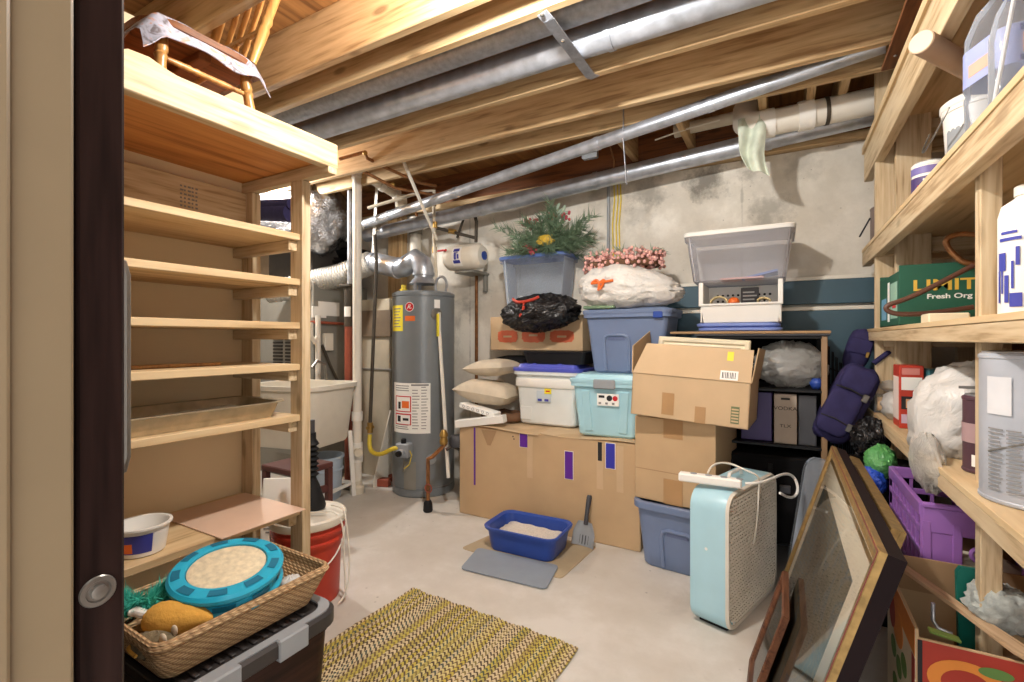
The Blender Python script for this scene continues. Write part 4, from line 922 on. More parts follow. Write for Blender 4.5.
# black bin bag
bc_ = PY(539,313,2.94)
t = T('bin_bag', 'black plastic bin bag with red ties in front of the clear bin', 'bag', bc_+V((0,0,-.1)))
P('bag', MB().blob(bc_+V((.01,.0,.0)), (.285,.17,.125), .17, 3.4, 11, 64, ridged=True, M=Ry(-4)), M['blackbag'], t, smooth=80)
k0 = PY(524,302,2.80)
P('red_tie', MB().tube(smooth([k0+V((-.10,.02,.03)), k0+V((-.06,.0,.0)), k0+V((0,-.01,0)), k0+V((.06,.0,.01)), k0+V((.11,.02,.035))],6,3), .010, 8), M['red'], t)
P('red_tie', MB().tube(smooth([k0, k0+V((.01,-.02,-.04)), k0+V((-.012,-.02,-.08)), k0+V((-.02,-.015,-.10))],6,2), .009, 8), M['red'], t)
# pine and berry arrangement on the clear tote
gc = V((cc.x+.13, 3.12, zt+ch+.03))
t = T('pine_arrangement', 'artificial pine and berry arrangement on the clear bin', 'decoration', gc)
random.seed(11); m = MB()
def needle_spray(m, p, d, L, n, nl, r=.0016):
    d = d.normalized(); sd_ = d.orthogonal().normalized(); up = d.cross(sd_)
    for i in range(n):
        k = random.random(); a = random.random()*2*PI; b = p+d*L*k
        dirn = (d*.75+(sd_*math.cos(a)+up*math.sin(a))*.75).normalized(); l = nl*random.uniform(.6,1.1)
        e = b+dirn*l; s1 = dirn.orthogonal().normalized()*r; s2 = dirn.cross(s1).normalized()*r
        if max(e.y,b.y) > 3.335: continue
        m.add([b+s1, b-s1*.5+s2*.87, b-s1*.5-s2*.87, e], [(0,1,3),(1,2,3),(2,0,3),(2,1,0)])
tips = []
for k in range(64):
    a = random.uniform(-PI, 0) if k < 50 else random.uniform(0, PI); el = random.uniform(-.12,1.25)
    d = V((math.cos(a)*1.5, .5*math.sin(a), el*.75+.03)); L = (1+.4*max(0,el-.4))*random.uniform(.16,.28)*(1.15 if abs(d.x) > .8 else .95)
    needle_spray(m, gc+V((random.uniform(-.08,.08),random.uniform(-.05,.0),0)), d, L, 64, .095, .0036); tips.append((d, L))
P('pine_sprays', m, M['leafgreen'], t, smooth=0)
m = MB()
for k in range(12):
    d, L = tips[k*3]; m.tube([gc, gc+d.normalized()*L], .003, 5)
P('stems', m, M['twig'], t)
for (x,y) in ((523,223),(533,220),(528,226),(552,217),(566,216),(529,246),(533,250)):
    q = PY(x,y,3.02); m = MB()
    for j in range(9): m.blob(q+V((random.uniform(-.03,.03),random.uniform(-.02,.02),random.uniform(-.025,.025))), (.011,)*3, 0, n=8)
    P('berry_cluster', m, M['redb'], t)
for (x,y) in ((546,219),(557,211),(563,213)):
    q = PY(x,y,3.05); m = MB()
    for j in range(5):
        a = j*1.3; m.blob(q+V((.03*math.cos(a),0,.03*math.sin(a))), (.028,.006,.012), 0, n=10, M=Ry(-math.degrees(a)))
    P('silver_leaf', m, plain('frosted_leaf', (150,168,150), .7), t)
q = PY(545,240,3.0); P('gold_bow', MB().blob(q, (.07,.02,.03), .5, 8, 3, 20), plain('gold_ribbon', (206,170,60), .5), t)
# white bin bag and pink berry wreath on the slate tote
wz_ = zs_+sh+.025; bcw = V((-.86,2.93,wz_+.13))
t = T('bin_bag', 'white plastic bin bag with orange tie on the slate blue bin', 'bag', (bcw.x,bcw.y,wz_))
def taper(p):
    k = 1-.45*max(0,(p.x/.36)) ; return V((p.x, p.y*k, p.z*k-.05*max(0,p.x/.36)))
P('bag', MB().blob(bcw+V((.03,0,-.0)), (.31,.19,.14), .12, 3.8, 4, 64, ridged=True, squash=2.5, fn=taper), M['whitebag'], t, smooth=80)
k0 = PY(600,283,2.735)
for pts in ([(-.05,0,.005),(-.02,-.01,.02),(.0,-.01,0),(-.01,-.005,-.05)],[(.0,-.01,0),(.03,-.01,.02),(.02,-.005,-.01),(.0,-.005,-.04)],[(-.06,.0,0),(.0,-.01,.002),(.09,.0,.012)]):
    P('orange_tie', MB().tube(smooth([k0+V(q) for q in pts],6,2), .008, 8), M['orange'], t)
wc2 = V((-.88,2.97,wz_+.295))
t = T('berry_wreath', 'dusty pink berry wreath lying on the white bin bag', 'wreath', wc2)
P('twig_ring', MB().tube([wc2+V((.215*math.cos(2*PI*k/28),.12*math.sin(2*PI*k/28),-.02+.004*math.sin(k*3))) for k in range(28)], .026, 8, closed=True), M['twig'], t)
m = MB(); random.seed(21)
for k in range(560):
    a = random.random()*2*PI; rr = random.uniform(-.045,.045)
    q = wc2+V(((.215+rr)*math.cos(a),(.125+rr*.7)*math.sin(a),random.uniform(-.035,.065)-abs(rr)*.4)); m.blob(q, (.0125,)*3, 0, n=6)
o = P('berries', m, M['pinkb'], t, smooth=80); o['kind'] = 'stuff'
m = MB()
for k in range(70):
    a = random.random()*2*PI; q = wc2+V((.22*math.cos(a),.13*math.sin(a),.03)); d = V((math.cos(a)*.6,math.sin(a)*.3,random.uniform(.2,.9)))
    needle_spray(m, q, d, .02, 2, .06, .006)
P('leaves', m, plain('frosted_green_leaf', (150,164,144), .7), t, smooth=0)
o = TM('black_tray', MB().box(-.1,.1,-.05,.05,0,.02,.004,Tr(bcw.x-.13,2.86,wz_-.006)), M['leafgreen'], 'small dark green tray under the white bin bag', 'tray')
# ---------------------------------------------------------------- table-tennis table halves against the wall
t = T('folded_table', 'dark teal games table with white stripes leaning on the concrete wall', 'table', (.0,3.31,0))
p, q = PY(640,300,3.315), PY(905,300,3.315)
z1, z2, z3 = PY(800,281,3.315).z, PY(800,304.5,3.315).z, PY(800,311,3.315).z
P('table_half', MB().box(p.x,q.x,3.305,3.335,z2,z1,.003), M['teal'], t); P('edge_stripe', MB().box(p.x,q.x,3.303,3.336,z1,z1+.022,.002), M['offwhite'], t)
P('table_half', MB().box(p.x,q.x,3.28,3.302,.10,z3,.003), M['teal'], t); P('edge_stripe', MB().box(p.x,q.x,3.278,3.303,z3,z3+.022,.002), M['offwhite'], t)
for x in (p.x+.1,q.x-.1): P('leg', MB().box(x-.02,x+.02,3.27,3.33,0,.12,.003), M['black'], t)
# ---------------------------------------------------------------- black metal rack
RX0, RX1, RY0, RY1, RZ_ = -.42, .185, 2.80, 3.24, 1.215
t = T('metal_rack', 'black metal rack behind the cardboard boxes with tan right upright', 'rack', ((RX0+RX1)/2,3.0,0))
for x in (RX0+.012,RX1-.012):
    for y in (RY0+.012,RY1-.012): P('upright', MB().box(x-.013,x+.013,y-.013,y+.013,0,RZ_,.003), plain('tan_metal', (150,118,84), .4) if (x > 0 and y < 3) else M['black'], t)
for z in (.16,.66,.945,RZ_): P('shelf', MB().box(RX0,RX1,RY0,RY1,z-.014,z,.002), M['black'], t)
P('back_panel', MB().box(RX0,RX1,RY1-.004,RY1+.004,.15,RZ_,0), M['blackm'], t)
P('top_rim', MB().box(RX0-.01,RX1+.012,RY0-.012,RY1,RZ_,RZ_+.012,.004), M['dgrey'], t)
# things on the rack
b0 = PY(790,366,2.93)
t = T('plastic_bag', 'crumpled clear plastic bag on the upper shelf of the black rack', 'bag', (b0.x,2.95,.946))
P('bag', MB().blob(V((b0.x,2.95,1.065)), (.165,.12,.118), .22, 5, 14, 48, ridged=True), M['clearbag'], t, smooth=80)
P('bundle', MB().blob(V((b0.x-.03,2.98,1.05)), (.10,.07,.085), .3, 6, 3, 28, ridged=True), M['foil'], t, smooth=80); P('blue_cap', MB().blob(V((b0.x+.115,2.85,.975)), (.028,.024,.028), .2, 7, 3, 18), M['cobalt'], t)
pa, pb_ = PY(752,440,2.84), PY(772,440,2.84)
o = TM('purple_box', MB().box(PY(741,440,2.86).x,PY(772,440,2.86).x,2.86,3.02,.661,PY(760,392,2.86).z,.003), plain('deep_purple_card', (62,46,104), .5), 'deep purple carton beside the beige bottle box on the rack', 'box')
x0,x1 = PY(774,400,2.83).x, PY(797,400,2.83).x; zt_ = PY(785,394,2.83).z
t = T('bottle_box', 'beige bottle gift box lettered VODKA on the black rack', 'box', ((x0+x1)/2,2.88,.661))
P('carton', MB().box(x0,x1,2.83,2.94,.661,zt_,.003), plain('taupe_card', (172,156,140), .6), t)
P('lettering', text_mb('VODKA', .026, frameM(((x0+x1)/2,2.8292,zt_-.075),(1,0,0),(0,0,1)), sx=1.15), M['ink'], t)
P('lettering', text_mb('TLX', .022, frameM(((x0+x1)/2,2.8292,zt_-.165),(1,0,0),(0,0,1)), sx=1.3), M['ink'], t)
P('handle_slot', MB().cyl(V(((x0+x1)/2-.02,2.8295,zt_-.025)), V(((x0+x1)/2+.02,2.8295,zt_-.025)), .005, n=10), M['ink'], t)
o = TM('dark_box', MB().box(x1+.006,x1+.085,2.84,2.98,.661,zt_-.003,.003), M['dgrey'], 'dark grey carton right of the beige bottle box', 'box')
t = T('storage_chest', 'black plastic chest with ridged front low on the rack', 'chest', ((RX0+RX1)/2,3.0,.16))
P('chest_body', MB().box(RX0+.03,RX1-.03,2.79,3.2,.161,.60,.012), M['blackm'], t)
for x in (-.25,-.06,.10): P('chest_rib', MB().box(x-.012,x+.012,2.782,2.80,.18,.56,.004), M['black'], t)
P('chest_latch', MB().box(-.02,.03,2.775,2.795,.42,.46,.004), M['dgrey'], t)
# wire crate right of the rack
t = T('wire_crate', 'folded black wire crate standing right of the black rack', 'crate', (.26,3.1,0))
q = MB()
for k in range(9): q.cyl((.215+.018*k,3.12,0), (.215+.018*k,3.12,1.16-.03*k), .003, n=6)
for k in range(12): q.cyl((.213,3.12,.05+.09*k), (.362,3.12,.05+.085*k), .003, n=6)
P('wire_panel', q, M['black'], t)
q = MB()
for k in range(9): q.cyl((.215+.018*k,3.20,0), (.215+.018*k,3.20,1.16-.03*k), .003, n=6)
for k in range(12): q.cyl((.213,3.20,.05+.09*k), (.362,3.20,.05+.085*k), .003, n=6)
P('wire_panel', q, M['black'], t); P('carry_handle', MB().tube([(.30,3.12,1.0),(.33,3.12,1.06),(.36,3.16,1.06),(.36,3.2,1.0)], .006), M['black'], t)
o = TM('black_suitcase', MB().loft([rring(.26,.24,.05,.0),rring(.30,.28,.06,.02),rring(.30,.28,.06,.62),rring(.26,.24,.05,.66)],True,True,Tr(.36,2.62,0)), M['blackm'], 'black suitcase on the floor behind the framed pictures', 'suitcase')
# top of rack: board, blue lids, stacking bin, frosted tote
a_, b_ = PY(664,333,2.79), PY(828,333,2.79)
o = TM('rack_board', MB().box(-.56,.20,2.79,3.20,RZ_+.0125,RZ_+.026,.003), M['card3'], 'thin brown board laid on top of the black rack', 'board')
zc = RZ_+.027
xa_, xb_ = PY(697,328,2.86).x, PY(783,328,2.86).x; xm_ = (xa_+xb_)/2
for k in range(2):
    o = TM('stacked_tray', MB().loft([rring(xb_-xa_-.02,.28,.05,0),rring(xb_-xa_,.30,.06,.006),rring(xb_-xa_,.30,.06,.018),rring(xb_-xa_-.03,.27,.05,.024)],True,True,Tr(xm_-.01*k,3.01,zc+.0245*k)), plain('periwinkle_plastic', (120,140,206), .35), ('lower of the two periwinkle blue trays stacked under the white bin','upper periwinkle blue tray directly under the white stacking bin')[k], 'tray')
zc += .05
bw = .39; z0_ = zc; hb = 1.515-z0_
t = T('stacking_bin', 'white open-front stacking bin holding rope and a black card', 'bin', (xm_,3.02,z0_)); M0 = Tr(xm_+.005,3.02,z0_)
P('floor_panel', MB().box(-bw/2+.02,bw/2-.02,-.14,.14,0,.006,.002,M0), M['white'], t)
fw_ = MB(); fw_.sheet(lambda u,v: (-bw/2+.012*(1-v)+(bw-.024*(1-v))*u, -.145-.012*v, .095*v), 8, 4, .004, M0); fw_.box(-bw/2-.004,bw/2+.004,-.166,-.150,.092,.104,.003,M0); P('front_wall', fw_, M['white'], t)
for sx in (-1,1):
    P('side_wall', MB().box(sx*bw/2-.004,sx*bw/2+.004,-.15,.145,.0,hb,.002,M0), M['white'], t); P('side_post', MB().box(sx*bw/2-.012,sx*bw/2+.012,-.164,-.146,.09,hb,.003,M0), M['white'], t)
P('back_wall', MB().box(-bw/2,bw/2,.138,.145,0,hb,.002,M0), M['white'], t)
for k in range(22):
    i, j = k % 11, k//11
    P('hole', MB().cyl(M0 @ V((-.14+.028*i,.1365,.135+.035*j)), M0 @ V((-.14+.028*i,.1385,.135+.035*j)), .007, n=10), M['ink'], t)
r0 = M0 @ V((-.11,-.06,.10))
o = TM('rope_coil', MB().tube([r0+V((.045*math.cos(k*.5),-.012+.02*math.sin(k*1.3),.035*math.sin(k*.5)+.012)) for k in range(60)], .006, 7), M['rope'], 'coil of pale rope in the white stacking bin', 'rope', smooth=80)
o = TM('orange_ball', MB().blob(M0 @ V((-.035,-.07,.115)), (.03,.03,.028), .03, 4, 2, 20), M['orange'], 'round orange ball beside the rope coil', 'ball')
cx0 = M0 @ V((.045,-.05,.135))
t = T('black_card', 'black printed card standing in the white stacking bin', 'card', cx0+V((0,0,-.1)))
P('card', MB().box(cx0.x-.045,cx0.x+.045,cx0.y,cx0.y+.012,z0_+.007,cx0.z+.06,.002), M['ink'], t)
m = MB()
for i in range(4): m.box(cx0.x-.035,cx0.x+.035-.012*(i%2),cx0.y-.0012,cx0.y,cx0.z-.03+.02*i,cx0.z-.022+.02*i)
P('card_print', m, M['inkg'], t)
r1 = M0 @ V((.115,-.07,.10))
o = TM('rope_coil', MB().tube([r1+V((.03*math.cos(k*.6),-.01+.02*math.sin(k*1.7),.018*math.sin(k*.6)+.014)) for k in range(44)], .006, 7), M['rope'], 'small tan cord bundle at the right of the white stacking bin', 'rope', smooth=80)
p, q = PY(683,231,2.88), PY(796,217,2.88); tw2 = q.x-p.x; zt2 = (p.z+q.z)/2
fc = V(((p.x+q.x)/2, 3.06, 1.52))
tf, tmf = tote('storage_bin', 'large frosted storage bin with white lid on top of the rack pile', fc, tw2-.03, .34, zt2-1.52-.03, .88, M['clearw'], M['white'], 0, .03, ribs=False, lidh=.014, rim=.012)
o = TM('folder', MB().box(-.12,.10,-.10,.10,0,.012,.002,Tr(fc+V((.03,-.03,.012)))), M['pinkb'], 'pink folder lying inside the frosted bin', 'folder')
o = TM('folder', MB().box(-.08,.10,-.09,.09,0,.012,.002,Tr(fc+V((.10,-.03,.026)) ) @ Ry(-12)), M['bluelid'], 'blue folder tilted over the pink folder inside the frosted bin', 'folder')
# ---------------------------------------------------------------- slate tote on the floor, cardboard boxes
x0, x1 = -.73, -.285; lo = V(((x0+x1)/2+.035, 2.70, 0))
t2, tm2 = tote('storage_bin', 'slate blue storage bin on the floor under two cardboard boxes', lo, .40, .36, .345, .86, M['bluesl'], None, -6, .05, lid=False, ribs=False)
handle_recess(t2, tm2, .40, .36, .345, .86, M['bluesl'], M['bluesl2'], .02, 1.0)
def openbox(t, tm, w, d, h, mat, th=.006):
    m = MB(); m.box(-w/2,w/2,-d/2,-d/2+th,0,h,.001,tm); m.box(-w/2,w/2,d/2-th,d/2,0,h,.001,tm); m.box(-w/2,-w/2+th,-d/2,d/2,0,h,.001,tm); m.box(w/2-th,w/2,-d/2,d/2,0,h,.001,tm); m.box(-w/2,w/2,-d/2,d/2,0,th,.001,tm); return m
lx0, lx1 = PY(637,450,2.53).x, PY(716,450,2.53).x
lm = Tr((lx0+lx1)/2+.02, 2.74, .347) @ Rz(-9)
t = T('cardboard_box', 'taped cardboard box on the slate bin behind the box fan', 'box', M=lm); lw = lx1-lx0+.03; lh = .44
P('carton', MB().box(-lw/2,lw/2,-.20,.20,0,lh,.004,lm), M['card'], t)
P('tape', MB().box(-.05,.05,-.2025,-.1995,.0,.13,0,lm), M['tape'], t); P('tape', MB().box(-.05,.05,-.2025,-.1995,.34,lh,0,lm), M['tape'], t)
P('seam', MB().box(-lw/2+.005,lw/2-.005,-.2012,-.1995,.16,.164,0,lm), M['card3'], t)
um = frameM(PY(631,413,2.45),(PY(750,432,2.43)-PY(631,413,2.45)),(0,1,.02)); uw = (PY(750,432,2.43)-PY(631,413,2.45)).length
um = Tr(PY(631,413,2.45).x+uw/2, 2.64, .796) @ Rz(-3) @ Ry(3.0)
t = T('cardboard_box', 'open cardboard box with raised flaps holding a cream frame', 'box', M=um); uh = .215; ud = .36
P('carton', openbox(t, um, uw, ud, uh, None), M['card2'], t)
fl = frameM(um @ V((-uw/2,-ud/2,uh)), um.to_3x3() @ V((1,0,0)), um.to_3x3() @ V((0,.35,.94)))
P('flap', MB().prism([(0,0),(uw,0),(uw-.0,.16),(.05,.165)], .005, fl), M['card2'], t)
fl2 = frameM(um @ V((uw/2,-ud/2,uh)), um.to_3x3() @ V((0,1,0)), um.to_3x3() @ V((.12,0,.99)))
P('flap', MB().prism([(0,0),(ud,0),(ud,.15),(.02,.165)], .005, fl2), M['card'], t)
fl3 = frameM(um @ V((-uw/2,ud/2,uh)), um.to_3x3() @ V((0,-1,0)), um.to_3x3() @ V((-.10,0,.99)))
P('flap', MB().prism([(0,0),(ud,0),(ud-.03,.14),(.02,.22)], .005, fl3), M['card'], t)
P('barcode_label', MB().box(.735*uw-uw/2,.86*uw-uw/2,-.0,.0012,.035,.085,0,Tr() @ fl @ Tr(uw/2,0,.005) @ Rx(0)) if False else MB().add([fl @ V((x,y,z)) for x,y,z in ((.76*uw,.005,-.001),(.90*uw,.005,-.001),(.90*uw,.05,-.001),(.76*uw,.05,-.001),(.76*uw,.005,.006),(.90*uw,.005,.006),(.90*uw,.05,.006),(.76*uw,.05,.006))],[(3,2,1,0),(4,5,6,7),(0,1,5,4),(1,2,6,5),(2,3,7,6),(3,0,4,7)]), M['paper'], t)
for k in range(9): 
    x = (.775+.0125*k)*uw; w_ = (.004,.002,.003)[k%3]; q = MB(); q.box(x,x+w_,.012,.042,-.0018,.0068,0,fl); P('barcode_bar', q, M['ink'], t)
q = MB(); q.box(.80*uw,.85*uw,.10,.145,-.0012,.0062,0,fl); P('yellow_sticker', q, M['yellow'], t)
P('printed_panel', MB().box(uw*.325,uw*.39,-ud/2-.0015,-ud/2,.02,.10,0,um @ Tr(.02,0,0)), plain('green_print', (110,120,84), .8), t)
for k in range(5): P('panel_line', MB().box(uw*.33,uw*.385,-ud/2-.0022,-ud/2-.0012,.027+.014*k,.034+.014*k,0,um @ Tr(.02,0,0)), M['card2'], t)
P('tape', MB().box(-.12,-.06,-ud/2-.0012,-ud/2,.02,.13,0,um), M['tape'], t); P('tape', MB().box(.04,.09,-ud/2-.0012,-ud/2,.0,.08,0,um), M['tape'], t)
def rails(o, R, U, w, h, fw, th, prof=True, mb=None):
    """mitred picture-frame moulding as one mesh; o lower-left outer corner, R,U unit directions, front = R x U"""
    R = V(R).normalized(); U = V(U).normalized(); Nn = R.cross(U); mb = mb or MB()
    pr = [(0,0),(0,th*.8),(fw*.15,th),(fw*.45,th*.85),(fw*.6,th*.5),(fw*.85,th*.62),(fw,th*.35),(fw,0)] if prof else [(0,0),(0,th),(fw,th),(fw,0)]
    cs = ((0,0,1,1),(w,0,-1,1),(w,h,-1,-1),(0,h,1,-1)); rings = []
    for (x,y,sx,sy) in cs: rings.append([V(o)+R*(x+sx*a)+U*(y+sy*a)+Nn*b for a,b in pr])
    n = len(pr); vs = [p for r in rings for p in r]; fs = []
    for i in range(4):
        j = (i+1) % 4
        for k in range(n): fs.append((i*n+k, j*n+k, j*n+(k+1)%n, i*n+(k+1)%n))
    return mb.add(vs, fs)
def picture(name, label, o, R, U, w, h, fw, th, fmat, mat_w=0, matm=None, pic=None, glass=True, inner=None):
    R = V(R).normalized(); U = (V(U)-R*V(U).dot(R)).normalized(); Nn = R.cross(U); o = V(o)
    t = T(name, label, 'picture', o+R*w/2)
    P('frame', rails(o, R, U, w, h, fw, th), fmat, t)
    def slab(x0,x1,y0,y1,z0,z1): return MB().box(x0,x1,y0,y1,z0,z1,0,frameM(o,R,U))
    P('backing', slab(fw*.5,w-fw*.5,fw*.5,h-fw*.5,0,.004), M['card3'], t)
    if inner: P('inner_liner', rails(o+R*fw+U*fw, R, U, w-2*fw, h-2*fw, .012, th*.5, False), inner, t)
    e = fw-.004
    if matm: P('mount', slab(e,w-e,e,h-e,.004,.007), matm, t)
    if pic: P('print', slab(fw+mat_w,w-fw-mat_w,fw+mat_w,h-fw-mat_w,.007,.008), pic, t)
    if glass: P('glass_pane', slab(e,w-e,e,h-e,th*.42,th*.42+.002), M['glass'], t)
    return t
fo = um @ V((-uw/2+.05,.02,.02)); 
t = T('picture_frame', 'cream wooden frame standing inside the open cardboard box', 'frame', fo)
P('frame', rails(fo, um.to_3x3() @ V((1,0,0)), um.to_3x3() @ V((0,.25,.97)), uw-.09, .395, .05, .03), M['cream'], t)
P('backing', MB().box(.03,uw-.12,.03,.36,0,.004,0,frameM(fo, um.to_3x3() @ V((1,0,0)), um.to_3x3() @ V((0,.25,.97)))), M['card3'], t)
# ---------------------------------------------------------------- box fan
fA, fB, fC = V((-.347,2.142,0)), V((-.203,2.098,0)), V((-.040,2.635,0))
dx = (fB-fA).normalized(); dy = (fC-fB).normalized(); dy = (dy-dx*dy.dot(dx)).normalized()
FM = frameM(fA, dx, dy); fd = (fB-fA).length; fwid = (fC-fB).length; fh = .565
t = T('box_fan', 'pale blue metal box fan with cream woven grille on the floor', 'fan', M=FM)
def rr(x, ins, r, n=7):  # rounded square in the local y,z plane
    return [FM @ V((x, fwid/2+p.x, (fh+.006)/2+p.y)) for p in rring(fwid-2*ins, fh-.006-2*ins, r, 0, n)]
z_ = .0
P('housing', MB().loft([rr(.004,.004,.07),rr(0,.008,.07) ,rr(.0,.0,.075),rr(.012,-.002,.075),rr(fd-.012,-.002,.075),rr(fd,.0,.075),rr(fd,.018,.06),rr(fd-.03,.020,.06),rr(.03,.020,.06),rr(0,.018,.06)],False,False), M['fanblue'], t)
g = MB()
bars = 34
def inside(y, z, m=.016):
    return True
for k in range(bars):
    z = .035+(fh-.062)*k/(bars-1)
    ins = 0
    for zc_, s in ((.012+.085,-1),(fh-.085,1)):
        if (z-zc_)*s > 0: ins = .06-math.sqrt(max(0,.06**2-min(.06,abs(z-zc_))**2))
    pts = [(fd+.004+.003*(1 if (i+k)%2 else -1), .018+ins+(fwid-.036-2*ins)*i/52, z) for i in range(53)]
    g.tube([FM @ V(p) for p in pts], .0052, 5)
for i in range(27):
    y = .020+(fwid-.04)*i/26; g.tube([FM @ V((fd+.004+.003*(-1 if (i+k)%2 else 1), y, (.03 if 1<i<25 else .09)+((fh-.055) if 1<i<25 else (fh-.18))*k/20)) for k in range(21)], .0034, 4)
P('grille', g, M['fangrill'], t, smooth=60)
P('grille_rim', MB().loft([rr(fd,.016,.06),rr(fd+.008,.016,.06),rr(fd+.010,.004,.07),rr(fd-.002,-.002,.075)],False,False), M['fangrill'], t)
g = MB(); 
for k in range(24): g.beam(FM @ V((.006,.03,.06+.02*k)), FM @ V((.006,fwid-.03,.06+.02*k)), .004,.004,bev=0)
P('rear_grille', g, M['fangrill'], t)
hubc = FM @ V((fd*.5,fwid/2,fh/2+.02))
P('motor', MB().cyl(hubc-dx*.06, hubc+dx*.03, .06, n=24), M['dgrey'], t)
for k in range(5):
    a = 2*PI*k/5; 
    def bl(u, v, a=a):
        r = .05+.17*u; an = a+(v-.5)*1.0*(1-.1*u); p = hubc+dy*(r*math.cos(an))+V((0,0,1))*(r*math.sin(an))+dx*((v-.5)*.07+.02); return p
    P('blade', MB().sheet(bl, 8, 8, .003), plain('grey_metal_blade', (120,116,108), .4) if k == 0 else bpy.data.materials['grey_metal_blade'], t)
for y in (.06,fwid-.06): P('foot', MB().box(.02,fd-.01,y-.02,y+.02,0,.009,.003,FM), M['black'], t)
for (x,y) in ((.05,.2),): P('screw', MB().lathe([(.007,0),(.006,.003)],12,FM @ Tr(.07,0,.33) @ Rx(90)), M['white'], t)
P('handle', MB().tube([FM @ V((fd/2,fwid/2-.07,fh+.012)), FM @ V((fd/2,fwid/2-.06,fh+.035)), FM @ V((fd/2,fwid/2+.06,fh+.035)), FM @ V((fd/2,fwid/2+.07,fh+.012))], .008), M['white'], t)
P('switch_knob', MB().lathe([(.022,0),(.022,.012),(.015,.018)],18,FM @ Tr(fd/2,.15,fh+.016)), M['purpl'], t)
sp0, sp1 = PZ(679,476,fh+.035), PZ(742,484,fh+.035)
sp0.z = sp1.z = fh+.036
d = (sp1-sp0).normalized(); pm = frameM(sp0, d, V((-d.y,d.x,0))); pL = (sp1-sp0).length
t = T('power_strip', 'white power strip with cord lying across the top of the box fan', 'power strip', M=pm)
P('strip_body', MB().box(0,pL,-.022,.022,-.018,.018,.006,pm), M['white'], t)
for k in range(4): P('socket', MB().cyl(pm @ V((.06+.06*k,0,.0175)), pm @ V((.06+.06*k,0,.0195)), .014, n=14), M['grey'], t)
e = pm @ V((pL,0,0)); top = fh+.03
cd_ = smooth([e, e+V((.08,.02,.01)), PZ(790,470,top)*1, PZ(800,488,.52), PZ(793,500,.47), PZ(778,492,top-.06)], 8, 4)
P('cord', MB().tube(cd_, .006, 8), M['white'], t)
o = TM('electric_cable', MB().tube(smooth([PZ(707,475,top+.02), PZ(712,464,top+.05), PZ(728,462,top+.05), PZ(745,470,top+.03), PZ(760,476,top+.012), FM @ V((fd+.02,.30,fh-.02)), FM @ V((fd+.024,.26,fh-.2)), FM @ V((fd+.02,.23,fh-.26))],8,4), .0045, 8), M['offwhite'], 'cream cord looped over the box fan and hanging down its grille', 'cord', smooth=60)
# ---------------------------------------------------------------- litter box, mats, scoop, rug
la, lb_, lcn = PZ(489,549.6), PZ(551,560.5), PZ(571,548)
lc = V((-1.275,2.432,.007)); lw_, ld_, lh_ = .425,.285,.135
lm = Tr(lc) @ Rz(2)
t = T('litter_box', 'cobalt blue cat litter tray half full of pale litter', 'litter box', M=lm)
P('tray', MB().loft([rring(lw_*.9,ld_*.88,.05,0),rring(lw_*.92,ld_*.9,.05,.01),rring(lw_,ld_,.06,lh_-.02),rring(lw_+.03,ld_+.03,.07,lh_-.018),rring(lw_+.036,ld_+.036,.07,lh_-.004),rring(lw_+.02,ld_+.02,.06,lh_),rring(lw_-.012,ld_-.012,.055,lh_-.01),rring(lw_*.9-.01,ld_*.88-.01,.045,.012)],True,True,lm), M['cobalt'], t)
lt = MB(); lt.sheet(lambda u,v: ((u-.5)*.372,(v-.5)*.236,.072+.012*noise.noise(V((u*5,v*5,0)))+.008*math.sin(u*4)), 24, 18, .03, lm)
o = TM('cat_litter', lt, M['litter'], 'pale granular cat litter inside the blue tray', 'cat litter', smooth=80); o['kind'] = 'stuff'
def mat_(pts, th, mt, lab, nm='floor_mat', r=.03):
    cx = sum(p.x for p in pts)/4; poly = []
    for i in range(4):
        p0, p, p1 = pts[i-1], pts[i], pts[(i+1)%4]; a = (p0-p).normalized()*r; b = (p1-p).normalized()*r
        for k in range(5): s = k/4; poly.append(tuple(((p+a)*(1-s)**2+p*2*s*(1-s)+(p+b)*s*s).xy))
    return TM(nm, MB().prism(poly, th, Tr(0,0,0)), mt, lab, 'mat')
mat_([PZ(461,548.5), PZ(561,579.5), PZ(597,547), PZ(507,528)], .004, M['tanmat'], 'thin tan mat on the floor beneath the litter tray')
g_ = [PZ(460,570), PZ(546,591), PZ(559,567), PZ(478,549)]
o = mat_([p+V((0,0,.0042)) for p in g_], .005, M['greymat'], 'grey rubber mat with rounded corners in front of the litter tray'); o.location.z += .0045
hs = PZ(584,546); th_ = PY(577,498,2.655)
t = T('litter_scoop', 'grey slotted litter scoop leaning against the long cardboard box', 'scoop', hs)
sm = frameM(V((hs.x,2.60,.006)), (1,0,-.06), (-.20,.085,.40))
blade = MB(); blade.sheet(lambda u,v: ((u-.5)*(.13-.05*max(0,(v-.55)/.45)),.135*v,.02*(2*abs(u-.5))**3-.0), 12, 8, .003, sm); P('scoop_blade', blade, M['grey'], t)
m = MB()
for k in range(6): m.box(-.045+.018*k-.003,-.045+.018*k+.003,.01,.06,-.004,.0015,0,sm)
P('slots', m, M['dgrey'], t)
P('handle', MB().tube([sm @ V((0,.12,0)), sm @ V((0,.18,.006)), sm @ V((0,.27,.0)), sm @ V((0,.285,-.002))], [.014,.012,.016,.012], 10), M['dgrey'], t)
